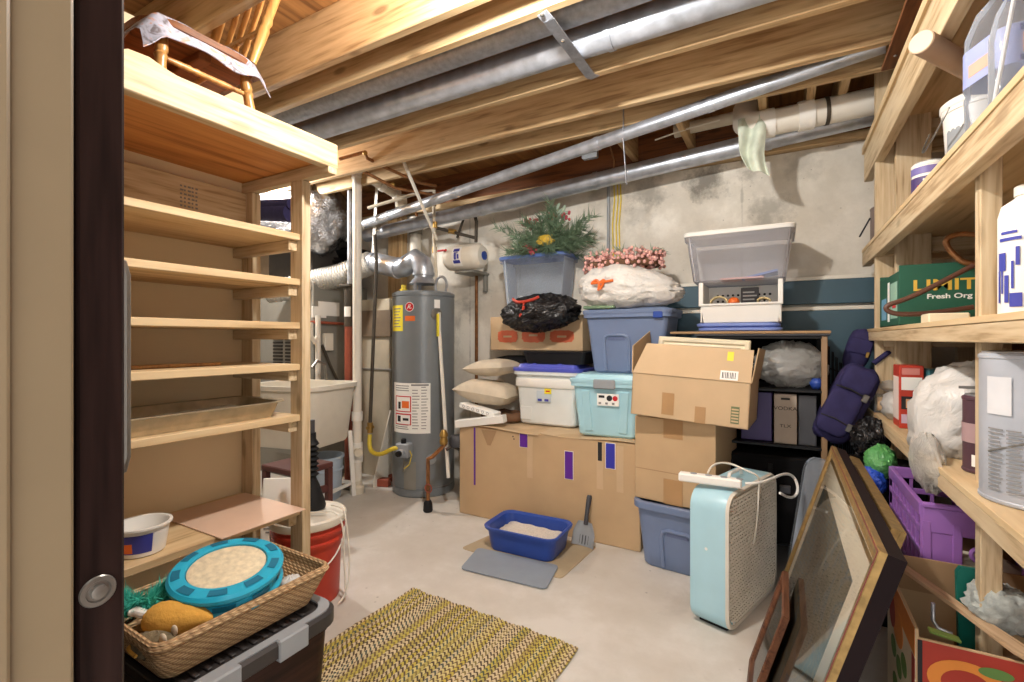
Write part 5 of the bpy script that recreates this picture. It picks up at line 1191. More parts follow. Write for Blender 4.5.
# rug
mr, nt, b = nmat('braided_rug'); tcn = nt.nodes.new('ShaderNodeTexCoord'); sx = N(nt,'ShaderNodeSeparateXYZ'); nt.links.new(tcn.outputs['Object'], sx.inputs[0])
NS = 46; RW = .86
xs = math_(nt,'MULTIPLY', math_(nt,'ADD', sx.outputs[0], RW/2), NS/RW); row = math_(nt,'FLOOR', xs); fr = math_(nt,'FRACT', xs)
wn = N(nt,'ShaderNodeTexWhiteNoise', noise_dimensions='1D'); nt.links.new(row, wn.inputs['W'])
r1 = ramp(nt, wn.outputs[0], [(0,(190,172,78)),(.2,(206,190,128)),(.34,(182,166,92)),(.46,(208,190,152)),(.68,(198,180,142)),(.84,(178,160,84))]); r1.color_ramp.interpolation='CONSTANT'
wn2 = N(nt,'ShaderNodeTexWhiteNoise', noise_dimensions='1D'); nt.links.new(math_(nt,'ADD',row,57.3), wn2.inputs['W'])
r2 = ramp(nt, wn2.outputs[0], [(0,(82,66,48)),(.3,(98,78,56)),(.5,(76,82,72)),(.7,(112,90,62)),(.85,(128,112,66))]); r2.color_ramp.interpolation='CONSTANT'
ch = math_(nt,'MULTIPLY', math_(nt,'ABSOLUTE', math_(nt,'SUBTRACT', fr, .5)), .9)
ph = math_(nt,'FRACT', math_(nt,'ADD', math_(nt,'MULTIPLY', sx.outputs[1], 46.0), math_(nt,'ADD', ch, math_(nt,'MULTIPLY', wn.outputs[0], 3.0))))
f = math_(nt,'GREATER_THAN', ph, .56)
nt.links.new(mix(nt, f, r1.outputs[0], r2.outputs[0]), b.inputs['Base Color']); b.inputs['Roughness'].default_value=.95
def rugf(u, v):
    k = u*NS; f_ = k-math.floor(k+1e-9)
    return (-RW/2+RW*u+.004*math.sin(v*9), -.36+.72*v+.005*math.sin(u*37), .006+.006*math.sin(PI*f_)+.0015*math.sin(v*110+ (2 if int(k)%2 else 0)))
rug = MB().sheet(rugf, NS*4, 90, .006)
o = mk('braided_rug', rug, mr, Matrix(), 80); o.matrix_world = Tr(-1.13,1.385,0) @ Rz(-1.2); tag(o, 'braided yellow, brown and beige rug lying on the concrete floor', 'rug'); RM[o] = o.matrix_world.copy()
# ================================================================ RIGHT SHELVING
FX = .37
t = T('storage_shelving', 'homemade pine storage shelving along the right wall full of paint', 'shelf', (.6,2.2,0))
ZA, ZB, ZC, ZD = 2.235, 1.684, 1.25, .850
P('shelf_edge', MB().box(FX+.008,FX+.046,.95,3.2,2.05,2.199,.002), M['pine_y'], t); P('shelf_board', MB().box(FX-.002,.82,.95,3.2,2.2,ZA,.001), M['ply_y'], t)
P('shelf_edge', MB().box(FX,FX+.038,  .95,3.2,1.592,1.665,.002), M['pine_y'], t); P('shelf_board', MB().box(FX-.002,.82,.95,3.2,1.666,ZB,.001), M['ply_y'], t)
P('shelf_edge', MB().box(FX,FX+.038,.95,3.2,1.192,1.234,.002), M['pine_y'], t); P('shelf_board', MB().box(FX-.002,.82,.95,3.2,1.235,ZC,.001), M['ply_y'], t)
P('shelf_edge', MB().box(FX,FX+.038,.95,3.2,.79,.833,.002), M['pine_y'], t); P('shelf_board', MB().box(FX-.002,.82,.95,3.2,.834,ZD,.001), M['ply_y'], t)
P('shelf_board', MB().box(FX,.82,.95,2.62,2.372,2.388,.001), M['oldwood_y'], t, label='dark plywood top board with screws')
def post(x0,x1,y0,y1):
    P('post', MB().box(x0,x1,y0,y1,0,2.62 if y0 > 2.5 else 2.37,.002), M['pine_z'], t)
post(.382,.462,2.86,2.898); post(.44,.565,2.74,2.778); P('post', MB().box(.412,.452,1.562,1.60,0,1.665,.002), M['pine_z'], t); post(.74,.82,3.12,3.158); post(.74,.82,2.74,2.778); post(.74,.82,1.562,1.60); post(.412,.50,1.0,1.038)
for z in (2.199,1.665,1.234,.833):
    for y in (3.08,2.82): P('cross_cleat', MB().box(.41,.82,y,y+.036,z-.07,z-.001,.002), M['pine_x'], t)
sc_m = MB()
for (x,y) in ((.40,2.5),(.42,2.1),(.43,1.9)): P('screw', MB().lathe([(.007,0),(.005,.004)],10,Tr(x,y,2.371) @ Rx(180)), M['chrome'], t)
def cyl_can(nm, lab, cat, x, y, z, r, h, body, lidm=None, rim=True, group=None):
    t = T(nm, lab, cat, (x,y,z), group=group)
    P('can_body', MB().lathe([(r-.003,0),(r,.003),(r,.008),(r-.002,.01),(r-.002,h-.012),(r,h-.01),(r,h-.004),(r-.004,h)], 36, Tr(x,y,z)), body, t)
    P('lid', MB().lathe([(r-.008,h-.002),(r-.006,h+.004),(r-.014,h+.005),(r-.018,h+.001),(.001,h+.001)], 36, Tr(x,y,z)), lidm or M['can'], t)
    return t
def around(x, y, z0, z1, r, deg0, deg1, off=.0012):
    return arc(r, r, z0, z1, math.radians(deg0), math.radians(deg1), 14, Tr(x,y,0), off)
# shelf B
jx, jy = .485, 1.60
t = T('water_jug', 'clear plastic water jug with blue and orange label on the upper right shelf', 'jug', (jx,jy,ZB))
tm = Tr(jx,jy,ZB+.001) @ Rz(20)
P('jug_body', MB().loft([rring(.12,.12,.03,0),rring(.15,.15,.04,.03),rring(.155,.155,.04,.12),rring(.15,.15,.04,.13),rring(.155,.155,.04,.14),rring(.155,.155,.045,.27),rring(.13,.13,.05,.32),rring(.06,.06,.028,.365),rring(.05,.05,.024,.385)],True,True,tm), M['clearb'], t)
P('jug_cap', MB().lathe([(.027,.385),(.028,.388),(.028,.403),(.025,.406)],20,tm), M['cobalt'], t)
P('label', MB().loft([rring(.1575,.1575,.042,.145),rring(.1575,.1575,.042,.235)],False,False,tm), plain('pale_blue_label', (150,160,206), .5), t)
P('label_panel', MB().box(-.0795,-.0785,-.045,.03,.165,.195,0,tm), bpy.data.materials['pale_pink_label'] if 'pale_pink_label' in bpy.data.materials else plain('pale_pink_label', (206,160,140), .5), t); P('label_panel', MB().box(-.045,.03,-.0795,-.0785,.165,.21,0,tm), plain('salmon_label', (214,160,140), .5), t)
P('label_panel', MB().box(-.05,.05,-.0795,-.0785,.215,.23,0,tm), M['blueink'], t); P('label_panel', MB().box(-.05,.0,-.0795,-.0785,.148,.16,0,tm), M['blueink'], t)
sx_, sy_ = .43, 1.42
t = T('spray_bottle', 'clear spray bottle with white dip tube in front of the water jug', 'bottle', (sx_,sy_,ZB)); tm = Tr(sx_,sy_,ZB+.001)
P('bottle_body', MB().lathe([(.035,0),(.042,.01),(.042,.17),(.03,.22),(.015,.25),(.014,.27)],24,tm), M['clearb'], t)
P('trigger_head', MB().box(-.05,.025,-.014,.014,.285,.32,.006,tm).lathe([(.017,.26),(.017,.285)],16,tm), M['white'], t); P('collar', MB().lathe([(.02,.25),(.02,.272)],16,tm), M['cobalt'], t, label='blue collar')
P('dip_tube', MB().tube([tm @ V((0,0,.26)), tm @ V((-.02,0,.12)), tm @ V((-.036,0,.01))], .004, 8), M['white'], t)
px_, py_ = .575, 2.12
t = T('white_pail', 'white plastic pail with lid and wire handle beside the water jug', 'pail', (px_,py_,ZB)); tm = Tr(px_,py_,ZB+.001)
P('pail_body', MB().lathe([(.09,0),(.094,.005),(.108,.26),(.112,.262),(.112,.275),(.106,.28)],36,tm), M['white'], t); P('lid', MB().lathe([(.113,.275),(.116,.28),(.116,.295),(.108,.302),(.10,.298),(.001,.297)],36,tm), M['white'], t)
P('bail_handle', MB().tube([tm @ V((-.118*math.sin(a)*.3-.02-.10*math.cos(a*0),  .118*math.cos(a),.25-.09*math.sin(a))) for a in [PI*k/14 for k in range(15)]], .003, 6), M['chrome'], t)
P('print_block', around(px_,py_,ZB+.12,ZB+.22,.103,190,235), M['grey'], t)
a0, a1 = V((.328,1.70,2.015)), V((.70,2.26,2.015))
a0.z = a1.z = ZB+.303+.031
t = T('cardboard_tube', 'brown cardboard tube poking out over the shelf edge from the pail top', 'tube', a0); P('tube_body', MB().cyl(a0,a1,.030,n=28), M['kraft'], t); d = (a1-a0).normalized(); P('end_cap', MB().cyl(a0-d*.002,a0+d*.002,.0275,n=28), M['pegend'], t)
t = cyl_can('paint_can', 'small paint can with purple and white label on the upper shelf', 'can', .45,2.22,ZB+.001,.05,.14, M['paper'])
P('label_band', around(.45,2.22,ZB+.02,ZB+.09,.049,0,360), plain('plum_print', (74,56,110), .5), t); P('label_band', around(.45,2.22,ZB+.10,ZB+.125,.049,0,360), plain('violet_print', (120,110,170), .5), t)
for k in range(3): P('label_mark', around(.45,2.22,ZB+.028+.02*k,ZB+.04+.02*k,.049,200+20*k,235+20*k,.002), M['redlogo'] if k == 1 else M['paper'], t)
t = cyl_can('paint_can', 'grey dented can with shiny lid at the far end of the upper shelf', 'can', .45,2.98,ZB+.001,.075,.17, plain('taupe_can', (120,104,98), .5))
P('handle', MB().tube([(.45-.076,2.98-.02,ZB+.12),(.45-.11,2.96,ZB+.05),(.45-.12,2.95,ZB+.03)], .004, 8), M['ink'], t)
# shelf C
gx0, gx1, gy0, gy1, gz = .374, .66, 2.27, 2.68, 1.475
t = T('produce_carton', 'green produce carton lettered LIMIT in gold on the middle shelf', 'box', ((gx0+gx1)/2,(gy0+gy1)/2,ZC))
m = MB(); m.box(gx0,gx1,gy0,gy0+.006,ZC+.001,gz,.001); m.box(gx0,gx1,gy1-.006,gy1,ZC+.001,gz,.001); m.box(gx0,gx0+.006,gy0+.006,gy1-.006,ZC+.001,gz-.02,.001); m.box(gx1-.006,gx1,gy0+.006,gy1-.006,ZC+.001,gz,.001); m.box(gx0,gx1,gy0,gy1,ZC+.001,ZC+.006,.001)
P('carton', m, M['green'], t)
q = PY(944,285,gy0); P('lettering', text_mb('LIMIT', .056, frameM((q.x,gy0-.0008,q.z),(1,0,0),(0,0,1)), sx=1.35, font_bold=.0012), plain('gold_ink', (222,180,70), .5), t)
q = PY(949,296,gy0); P('lettering', text_mb('Fresh Org', .024, frameM((q.x,gy0-.0008,q.z),(1,0,0),(0,0,1)), sx=1.25, font_bold=.0006), M['paper'], t)
P('side_print', MB().box(gx0-.0012,gx0-.0004,gy0+.03,gy0+.16,ZC+.03,ZC+.17), plain('pale_green_print', (150,190,170), .7), t); P('side_print', MB().box(gx0-.0012,gx0-.0004,gy0+.18,gy0+.22,ZC+.02,ZC+.18), M['paper'], t); P('side_print', MB().box(gx0-.0012,gx0-.0004,gy0+.25,gy0+.36,ZC+.03,ZC+.12), plain('sky_print', (110,160,190), .7), t)
P('side_print', MB().box(gx0-.0016,gx0-.0008,gy0+.05,gy0+.12,ZC+.07,ZC+.10), M['redlogo'], t)
t = cyl_can('white_tub', 'white lidded tub inside the green produce carton', 'tub', .53,2.45,ZC+.007,.085,.225, M['white'], M['white'])
def CP(x, y, Y=2.20): return PY(x, y, Y)
o = TM('copper_tube', MB().tube(smooth([CP(985,236),CP(960,233),CP(946,238),CP(946,246),CP(957,258),CP(966,264),CP(980,262)],8,4), .0095, 12), M['copper'], 'bent copper tube hooked over the green carton front', 'tube', smooth=70)
o = TM('copper_tube', MB().tube(smooth([CP(980,262,2.16),CP(936,285,2.16),CP(905,300,2.16),CP(886,305,2.16),CP(886,311,2.16),CP(900,315,2.16),CP(935,313,2.16),CP(980,306,2.16)],8,4), .0085, 12), plain('brown_enamel', (92,58,44), .35), 'long dark brown bent tube lying before the green carton', 'tube', smooth=70)
o = TM('cream_block', MB().box(.40,.50,1.98,2.08,ZC+.001,ZC+.032,.004), M['cream'], 'small cream block on the middle shelf before the brown tube', 'block')
t = cyl_can('paint_can', 'can with grey top and wire bail just behind the middle shelf post', 'can', .57,1.78,ZC+.001,.062,.25, M['paper'], M['dgrey'])
P('label_band', around(.57,1.78,ZC+.18,ZC+.24,.061,0,360), M['dgrey'], t); P('bail_handle', MB().tube([(.57-.066,1.75,ZC+.2),(.57-.085,1.72,ZC+.15),(.57-.06,1.70,ZC+.13)], .003, 6), M['chrome'], t)
bx_, by_ = .475, 1.475
t = T('detergent_bottle', 'white bottle with blue printing at the right end of the middle shelf', 'bottle', (bx_,by_,ZC)); tm = Tr(bx_,by_,ZC+.001)
P('bottle_body', MB().lathe([(.05,0),(.056,.006),(.056,.22),(.05,.245),(.03,.26),(.026,.265)],36,tm), M['white'], t); P('cap', MB().lathe([(.03,.265),(.03,.285),(.026,.288)],24,tm), M['offwhite'], t)
m_ = [(.03,.10,186,191),(.05,.11,195,199),(.03,.09,203,212),(.06,.12,217,222),(.10,.14,187,206),(.02,.05,214,236),(.11,.15,225,232),(.165,.172,190,235),(.18,.186,195,228)]
for (z0,z1,d0,d1) in m_: P('blue_print', around(bx_,by_,ZC+z0,ZC+z1,.0562,d0,d1), M['blueink'], t)
# shelf D
o_ = V((.455,2.95,ZD))
t = T('clear_organizer', 'clear plastic drawer organiser with tan divider at the far end of the lower shelf', 'organiser', o_)
m = MB(); m.box(.375,.56,2.84,2.844,ZD+.001,ZD+.09,.001); m.box(.375,.56,3.05,3.054,ZD+.001,ZD+.09,.001); m.box(.375,.379,2.844,3.05,ZD+.001,ZD+.09,.001); m.box(.556,.56,2.844,3.05,ZD+.001,ZD+.09,.001); m.box(.375,.56,2.84,3.054,ZD+.001,ZD+.005,.001)
P('tray', m, M['clear'], t); P('drawer_front', MB().box(.385,.50,2.832,2.839,ZD+.012,ZD+.075,.002), plain('tan_plastic', (206,176,140), .5), t); P('drawer_pull', MB().tube([(.425,2.832,ZD+.05),(.43,2.826,ZD+.046),(.455,2.826,ZD+.046),(.46,2.832,ZD+.05)], .002, 6), M['iron'], t)
o = TM('clear_wrap', MB().blob((.47,2.93,ZD+.125),(.10,.10,.045),.3,6,9,28,ridged=True), M['clearbag'], 'crinkled clear wrap on top of the drawer organiser', 'wrap', smooth=80)
o = TM('white_rag', MB().blob((.43,2.62,ZD+.06),(.06,.09,.06),.3,6,15,28,ridged=True), M['grocery'], 'bunched white and lilac cloth beside the organiser on lower shelf', 'cloth', smooth=80)
rx, ry, rz_ = .393, 2.38, ZD+.001
t = T('red_carton', 'upright red and white product carton on the lower right shelf', 'box', (rx+.04,ry+.05,ZD))
P('carton', MB().box(rx,rx+.075,ry,ry+.12,rz_,rz_+.245,.002), M['red'], t)
P('print_panel', MB().box(rx+.006,rx+.069,ry-.0012,ry-.0004,rz_+.15,rz_+.20), M['paper'], t); P('print_panel', MB().box(rx+.008,rx+.062,ry-.0012,ry-.0004,rz_+.21,rz_+.235), plain('rose_print', (206,130,120), .7), t)
P('print_panel', MB().box(rx+.006,rx+.045,ry-.0012,ry-.0004,rz_+.075,rz_+.125), M['ink'], t); P('print_panel', MB().box(rx+.02,rx+.042,ry-.0016,ry-.0008,rz_+.08,rz_+.115), plain('peach_print', (220,170,130), .7), t); P('print_panel', MB().box(rx+.006,rx+.069,ry-.0012,ry-.0004,rz_+.02,rz_+.055), plain('lilac_print', (200,180,200), .7), t)
P('side_panel', MB().box(rx-.0012,rx-.0004,ry+.01,ry+.11,rz_+.03,rz_+.2), plain('pale_print', (230,214,206), .7), t)
o = TM('teal_carton', MB().box(.475,.55,2.35,2.44,ZD+.001,ZD+.235,.003), M['teal2'], 'teal carton standing right of the red product carton', 'box')
o = TM('blue_bundle', MB().blob((.60,2.30,ZD+.205),(.07,.08,.05),.2,5,2,24), M['bluelid'], 'blue and violet cloth bundle above the white carrier bag', 'cloth', smooth=80)
o = TM('dark_carton', MB().box(.57,.74,2.22,2.42,ZD+.001,ZD+.155,.003), M['brownstool'], 'dark brown carton behind the white carrier bag', 'box')
bg = V((.505,1.97,ZD+.125))
def droop(p):
    k = max(0, -p.x-.02)/.15; return V((p.x-.03*k, p.y, p.z-.10*k*(1 if p.z < .03 else .25)))
t = T('carrier_bag', 'stuffed white plastic carrier bag drooping over the lower shelf edge', 'bag', (bg.x,bg.y,ZD))
P('bag', MB().blob(bg, (.13,.165,.15), .12, 3.2, 6, 56, ridged=True, squash=2.2, fn=droop), M['grocery'], t, smooth=80)
P('loose_handle', MB().blob(V((.375,1.88,ZD-.02)), (.03,.16,.085), .18, 4, 12, 32, ridged=True), M['clearbag'], t, smooth=80, label='loose see-through hem of the bag')
P('print_mark', MB().box(.43,.47,1.80,1.804,ZD+.21,ZD+.218,0,Tr(0,0,0)), M['inkg'], t)
t = cyl_can('paint_can', 'small dark plum paint can behind the big grey can on the lower shelf', 'can', .462,1.70,ZD+.001,.05,.20, plain('plum_can', (78,50,60), .5), M['can'])
P('label_band', around(.462,1.70,ZD+.08,ZD+.13,.049,0,360), plain('mauve_print', (170,140,140), .6), t); P('white_print', around(.462,1.70,ZD+.02,ZD+.05,.049,220,250,.002), M['paper'], t)
kx, ky = .478, 1.44
t = cyl_can('paint_can', 'large paint can with grey printed label at the front of the lower shelf', 'can', kx,ky,ZD+.001,.10,.318, plain('pale_grey_can', (176,180,188), .5, .2, .12), M['can'])
P('label_torn', around(kx,ky,ZD+.19,ZD+.27,.0988,198,226), plain('soiled_label_paper', (206,206,208), .8), t, label='torn white label patch'); P('blue_print', around(kx,ky,ZD+.19,ZD+.28,.0988,243,262), M['blueink'], t)
m = MB()
for k in range(16):
    for (d0,d1) in ((200,218),(221,239)): q = around(kx,ky,ZD+.03+.0085*k,ZD+.033+.0085*k,.0988,d0,d1-random.uniform(0,6),.0018); m.add(q.v,q.f)
P('small_print', m, M['inkg'], t)
P('bail_handle', MB().tube([(kx+.03,ky-.098,ZD+.17),(kx-.05,ky-.09,ZD+.14),(kx-.096,ky-.04,ZD+.11)], .0022, 6), M['chrome'], t)
# ---------------------------------------------------------------- under the shelf: crate on a carton, print box with tools
o = TM('plain_carton', MB().box(.40,.78,1.86,2.38,0,.439,.004), M['card3'], 'plain brown carton on the floor under the lilac crate', 'box')
cx0, cx1, cy0, cy1, cz0, cz1 = .362, .67, 1.868, 2.35, .44, .705
t = T('plastic_crate', 'lilac plastic crate of odds and ends under the right shelves', 'crate', ((cx0+cx1)/2,(cy0+cy1)/2,cz0))
P('crate_floor', MB().box(cx0,cx1,cy0,cy1,cz0,cz0+.012,.003), M['purple'], t)
def wall_grid(p, q, name):
    d = q-p; L = d.length; n = max(3, int(L/.055)); m = MB()
    for (z, h, w) in ((cz0+.015,.03,.010),(cz0+.115,.018,.008),(cz1-.085,.02,.008),(cz1-.02,.04,.014)): m.beam(p+V((0,0,z)), q+V((0,0,z)), w, h, bev=.002)
    for k in range(n+1): a = p.lerp(q, k/n); m.beam(a+V((0,0,cz0)), a+V((0,0,cz1-.005)), .010, .010, up=d, bev=.001)
    P(name, m, M['purple'], t)
k0, k1, k2, k3 = V((cx0,cy0,0)), V((cx0,cy1,0)), V((cx1,cy1,0)), V((cx1,cy0,0))
wall_grid(k0,k1,'crate_side'); wall_grid(k3,k2,'crate_side'); wall_grid(k1,k2,'crate_end'); 
m = MB(); m.box(cx0,cx1,cy0-.006,cy0+.006,cz1-.085,cz1,.004); m.box(cx0,cx1,cy0-.010,cy0+.008,cz1-.012,cz1+.004,.004)
for x in (cx0+.01,cx0+.08,cx1-.08,cx1-.01): m.beam((x,cy0,cz0),(x,cy0,cz1-.05),.022,.014,up=(0,1,0))
m.box(cx0,cx1,cy0-.005,cy0+.005,cz0,cz0+.05,.003); m.box(cx0,cx0+.09,cy0-.004,cy0+.004,cz0,cz1-.04,.002); P('crate_end', m, M['purple'], t)
P('handle_ring', MB().tube([V((cx0+.13+.02*math.cos(a),cy0-.004,cz1-.13+.02*math.sin(a))) for a in [2*PI*k/14 for k in range(14)]], .006, 8, closed=True), M['purple'], t)
random.seed(9)
odds = [('notebook',(.45,2.05),'gold','brown patterned notebook in the lilac crate'),('tin',(.55,2.15),'brass','brass coloured tin lying in the lilac crate'),('glove',(.52,1.96),'card','crumpled tan glove in the lilac crate')]
o = TM('notebook', MB().box(-.07,.07,-.10,.10,0,.16,.004,Tr(.47,2.08,cz0+.013) @ Rz(20)), M['twig'], 'brown patterned book standing in the lilac crate', 'book')
o = TM('tin', MB().lathe([(.05,0),(.052,.004),(.052,.15),(.05,.154)],24,Tr(.60,2.16,cz0+.013)), M['brass'], 'brass coloured tin in the lilac crate', 'tin')
o = TM('glove', MB().blob((.52,1.94,cz0+.062),(.09,.05,.05),.3,6,4,24,ridged=True), M['pillow'], 'crumpled tan glove at the near end of the lilac crate', 'glove', smooth=80)
o = TM('film_bundle', MB().blob(PY(881,462,2.45),(.055,.07,.065),.3,6,22,32,ridged=True), M['greenbag'], 'crumpled green film bundle above the black suitcase', 'film', smooth=80)
o = TM('film_bundle', MB().blob(PY(873,480,2.42),(.045,.06,.055),.3,6,25,32,ridged=True), M['bluebag'], 'crumpled blue film bundle beside the green film', 'film', smooth=80)
o = TM('film_bundle', MB().blob(PY(870,438,2.60),(.065,.06,.085),.35,6,27,36,ridged=True), M['blackbag'], 'crumpled black plastic under the navy bag', 'film', smooth=80)
# printed box
qx0, qx1, qy0, qy1, qz = .275, .66, 1.477, 1.83, .505
t = T('fruit_print_box', 'open produce box printed with red and green fruit holding tools', 'box', ((qx0+qx1)/2,(qy0+qy1)/2,0))
mp, nt, b = nmat('fruit_print'); co = coords(nt, (1,1,1))
vo = N(nt,'ShaderNodeTexVoronoi', Scale=11.0, Randomness=1.0); nt.links.new(co, vo.inputs['Vector'])
r = ramp(nt, vo.outputs['Color'], [(0,(196,80,40)),(.35,(214,120,50)),(.5,(90,120,60)),(.7,(206,190,150)),(.85,(220,210,190))]); r.color_ramp.interpolation='CONSTANT'
nt.links.new(r.outputs[0], b.inputs['Base Color']); b.inputs['Roughness'].default_value=.6
m = MB(); w6 = .006
m.box(qx0,qx0+w6,qy0,qy1,0,qz,.001); P('side_panel', m, M['card'], t); 
P('end_panel', MB().box(qx0+w6,qx1,qy0,qy0+w6,0,qz-.02,.001), M['card'], t); P('side_panel', MB().box(qx1-w6,qx1,qy0+w6,qy1,0,qz,.001), M['card'], t); P('end_panel', MB().box(qx0+w6,qx1-w6,qy1-w6,qy1,0,qz,.001), M['card'], t); P('bottom_panel', MB().box(qx0,qx1,qy0,qy1,.0,.006,0), M['card'], t)
red = plain('red_print', (168,52,36), .6, var=.1); ora = plain('orange_print', (226,140,56), .6, var=.1); grn = plain('green_fruit_print', (96,134,66), .6, var=.15); crm = plain('cream_print', (226,214,186), .6)
P('printed_ground', MB().box(qx0-.0012,qx0-.0002,qy0+.002,qy1-.002,.01,qz-.002), crm, t); P('printed_band', MB().box(qx0-.0018,qx0-.001,qy0+.002,qy1-.002,qz-.07,qz-.002), ora, t)
P('printed_band', MB().box(qx0-.0018,qx0-.001,qy0+.002,qy0+.035,.01,qz-.075), red, t)
def disc(cy, cz, ry_, rz__, off): return MB().prism([(ry_*math.cos(a),rz__*math.sin(a)) for a in [2*PI*k/24 for k in range(24)]], .0006, frameM((qx0-.0018-off,cy,cz),(0,-1,0),(0,0,1)))
P('printed_fruit', disc(qy0+.20,qz-.10,.07,.05,0), ora, t); P('printed_fruit', disc(qy0+.27,qz-.09,.04,.045,.0006), red, t)
for k,(y,z) in enumerate(((.12,.16),(.18,.20),(.25,.18),(.14,.26),(.22,.27))): P('printed_leaf', disc(qy0+y,qz-z,.035,.028,.0004*k), grn, t)
P('printed_ground', MB().box(qx0+.003,qx1-.003,qy0-.0012,qy0-.0002,.01,qz-.024), red, t)
def disc2(cx, cz, a_, b_, off): return MB().prism([(a_*math.cos(q),b_*math.sin(q)) for q in [2*PI*k/28 for k in range(28)]], .0006, frameM((cx,qy0-.0018-off,cz),(1,0,0),(0,0,1)))
P('printed_fruit', disc2(qx0+.09,qz-.10,.07,.05,0), ora, t); P('printed_fruit', disc2(qx0+.09,qz-.105,.045,.034,.0007), red, t); P('printed_leaf', disc2(qx0+.14,qz-.06,.03,.012,.0014), grn, t)
P('printed_band', MB().box(qx0+.003,qx0+.012,qy0-.0022,qy0-.0014,.01,qz-.024), M['ink'], t)
fl = frameM((qx0,qy1,qz),(0,-1,0),(-.10,0,.0)) 
P('inner_flap', MB().box(qx0+.01,qx1-.01,qy1-.012,qy1-.007,qz-.05,qz+.05,.001), M['card3'], t)
# tools in the box
h0, h1 = V((.262,1.78,.615)), V((.50,1.36,.605))
h0 = PZ(893,562,.522); h1 = PZ(1024,655,.512)
dd = (h1-h0); hm = frameM(h0, dd, V((-dd.y,dd.x,0))); hl = dd.length
poly = [(-.006,-.006),(0,-.012),(.02,-.014),(hl*.6,-.012),(hl,-.020),(hl+.03,-.012),(hl+.03,.012),(hl,.020),(hl*.6,.012),(.02,.014),(0,.012),(-.006,.006)]
t = T('wooden_paddle', 'pale wooden paddle with hanging hole lying across the printed box', 'paddle', M=hm); P('paddle_body', MB().prism(poly, .010, hm), wood('bare_beech', (206,176,140), (176,140,104), 'x', 2, 0), t); P('hang_hole', MB().cyl(hm @ V((.014,0,-.0006)), hm @ V((.014,0,.0106)), .005, n=14), M['ink'], t)
gp = PZ(972,640,.35)
t = T('green_tool', 'teal green painted metal trowel standing upright in the printed box', 'tool', (.43,1.66,.30))
gm = frameM(PY(972,612,1.66)+V((0,0,-.10)), (1,.1,0), (.05,.02,1))
P('tool_blade', MB().prism([(-.03,0),(.03,0),(.034,.20),(.026,.215),(-.026,.215),(-.034,.20)], .012, gm), M['tgreen'], t); P('tool_handle', MB().cyl(gm @ V((0,0,.006)), gm @ V((0,-.12,.006)), .014), M['dgrey'], t); P('rivet', MB().lathe([(.006,0),(.004,.003)],10,gm @ Tr(.0,.17,.012)), M['chrome'], t)
st = PY(1003,612,1.60)
o = TM('pumice_block', MB().blob(st+V((0,0,.012)), (.062,.05,.048), .16, 9, 3, 44, squash=3.5, M=Ry(16) @ Rz(20)), M['stone'], 'rough grey pumice block at the right side of the printed box', 'stone', smooth=50)
o = TM('carton_insert', MB().box(.40,.62,1.53,1.72,.008,.40,.004), M['card3'], 'folded brown carton inside the printed box under the pumice', 'box')
o = TM('bent_rod', MB().tube([PY(933,603,1.60), PY(933,620,1.60), PY(938,628,1.58), PY(952,634,1.58)], .0045, 8), M['galv'], 'small bent steel rod in the printed box', 'rod', smooth=60)
o = TM('green_slip', MB().box(-.03,.03,-.012,.012,0,.006,.001,Tr(PY(944,636,1.56)) @ Ry(8)), plain('lime_plastic', (170,206,110), .5), 'lime green plastic slip beside the bent steel rod', 'slip')
# ---------------------------------------------------------------- leaning pictures
U = V((.302,0,1.0)).normalized(); Rr = V((0,-1,0)); Nn = Rr.cross(U)
mpic, nt, b = nmat('impressionist_print'); co = coords(nt, (1,1,1))
n1 = N(nt,'ShaderNodeTexNoise', Scale=5.0, Detail=6.0, Distortion=2.5, Roughness=.6); nt.links.new(co, n1.inputs['Vector'])
r = ramp(nt, n1.outputs[0], [(.30,(60,58,46)),(.42,(96,88,68)),(.5,(116,106,84)),(.58,(78,92,98)),(.68,(140,124,92)),(.8,(50,70,104))])
nt.links.new(r.outputs[0], b.inputs['Base Color']); b.inputs['Roughness'].default_value=.7
def deep_picture(name, label, o, w, h, fw, depth, th, fmat, sidem, **k):
    t = picture(name, label, o, Rr, U, w, h, fw, th, fmat, **k)
    P('frame_side', rails(V(o)-Nn*(depth+.0005)+Rr*.0005+U*.0005, Rr, U, w-.001, h-.001, .02, depth, False), sidem, t); return t
def foot(x, y, d): return V((x, y, 0))+Nn*0+U*.0+V((0,0,0))
O1 = V((-.068,2.15,.012))
t = deep_picture('framed_picture', 'large framed picture with cream mount leaning in front at right', O1, 1.025, .82, .036, .03, .016, M['gold'], M['blackframe'], mat_w=.085, matm=M['matb'], pic=mpic, inner=M['gold'])
P('liner', rails(O1+Rr*.002+U*.002, Rr, U, 1.025-.004, .82-.004, .005, .0155, False), M['redline'], t)
back = -Nn
O2 = V((-.011,2.10,.012))
t = deep_picture('framed_picture', 'gilt framed picture leaning directly behind the large cream-mounted one', O2, .79, .70, .05, .012, .022, M['gold'], M['gold'], matm=M['matb'], glass=False)
O3 = V((.027,2.30,.012))
t = deep_picture('framed_picture', 'taller gilt frame rearmost in the row of leaning pictures', O3, .83, .755, .05, .012, .022, M['gold'], M['gold'], matm=M['card3'], glass=False)
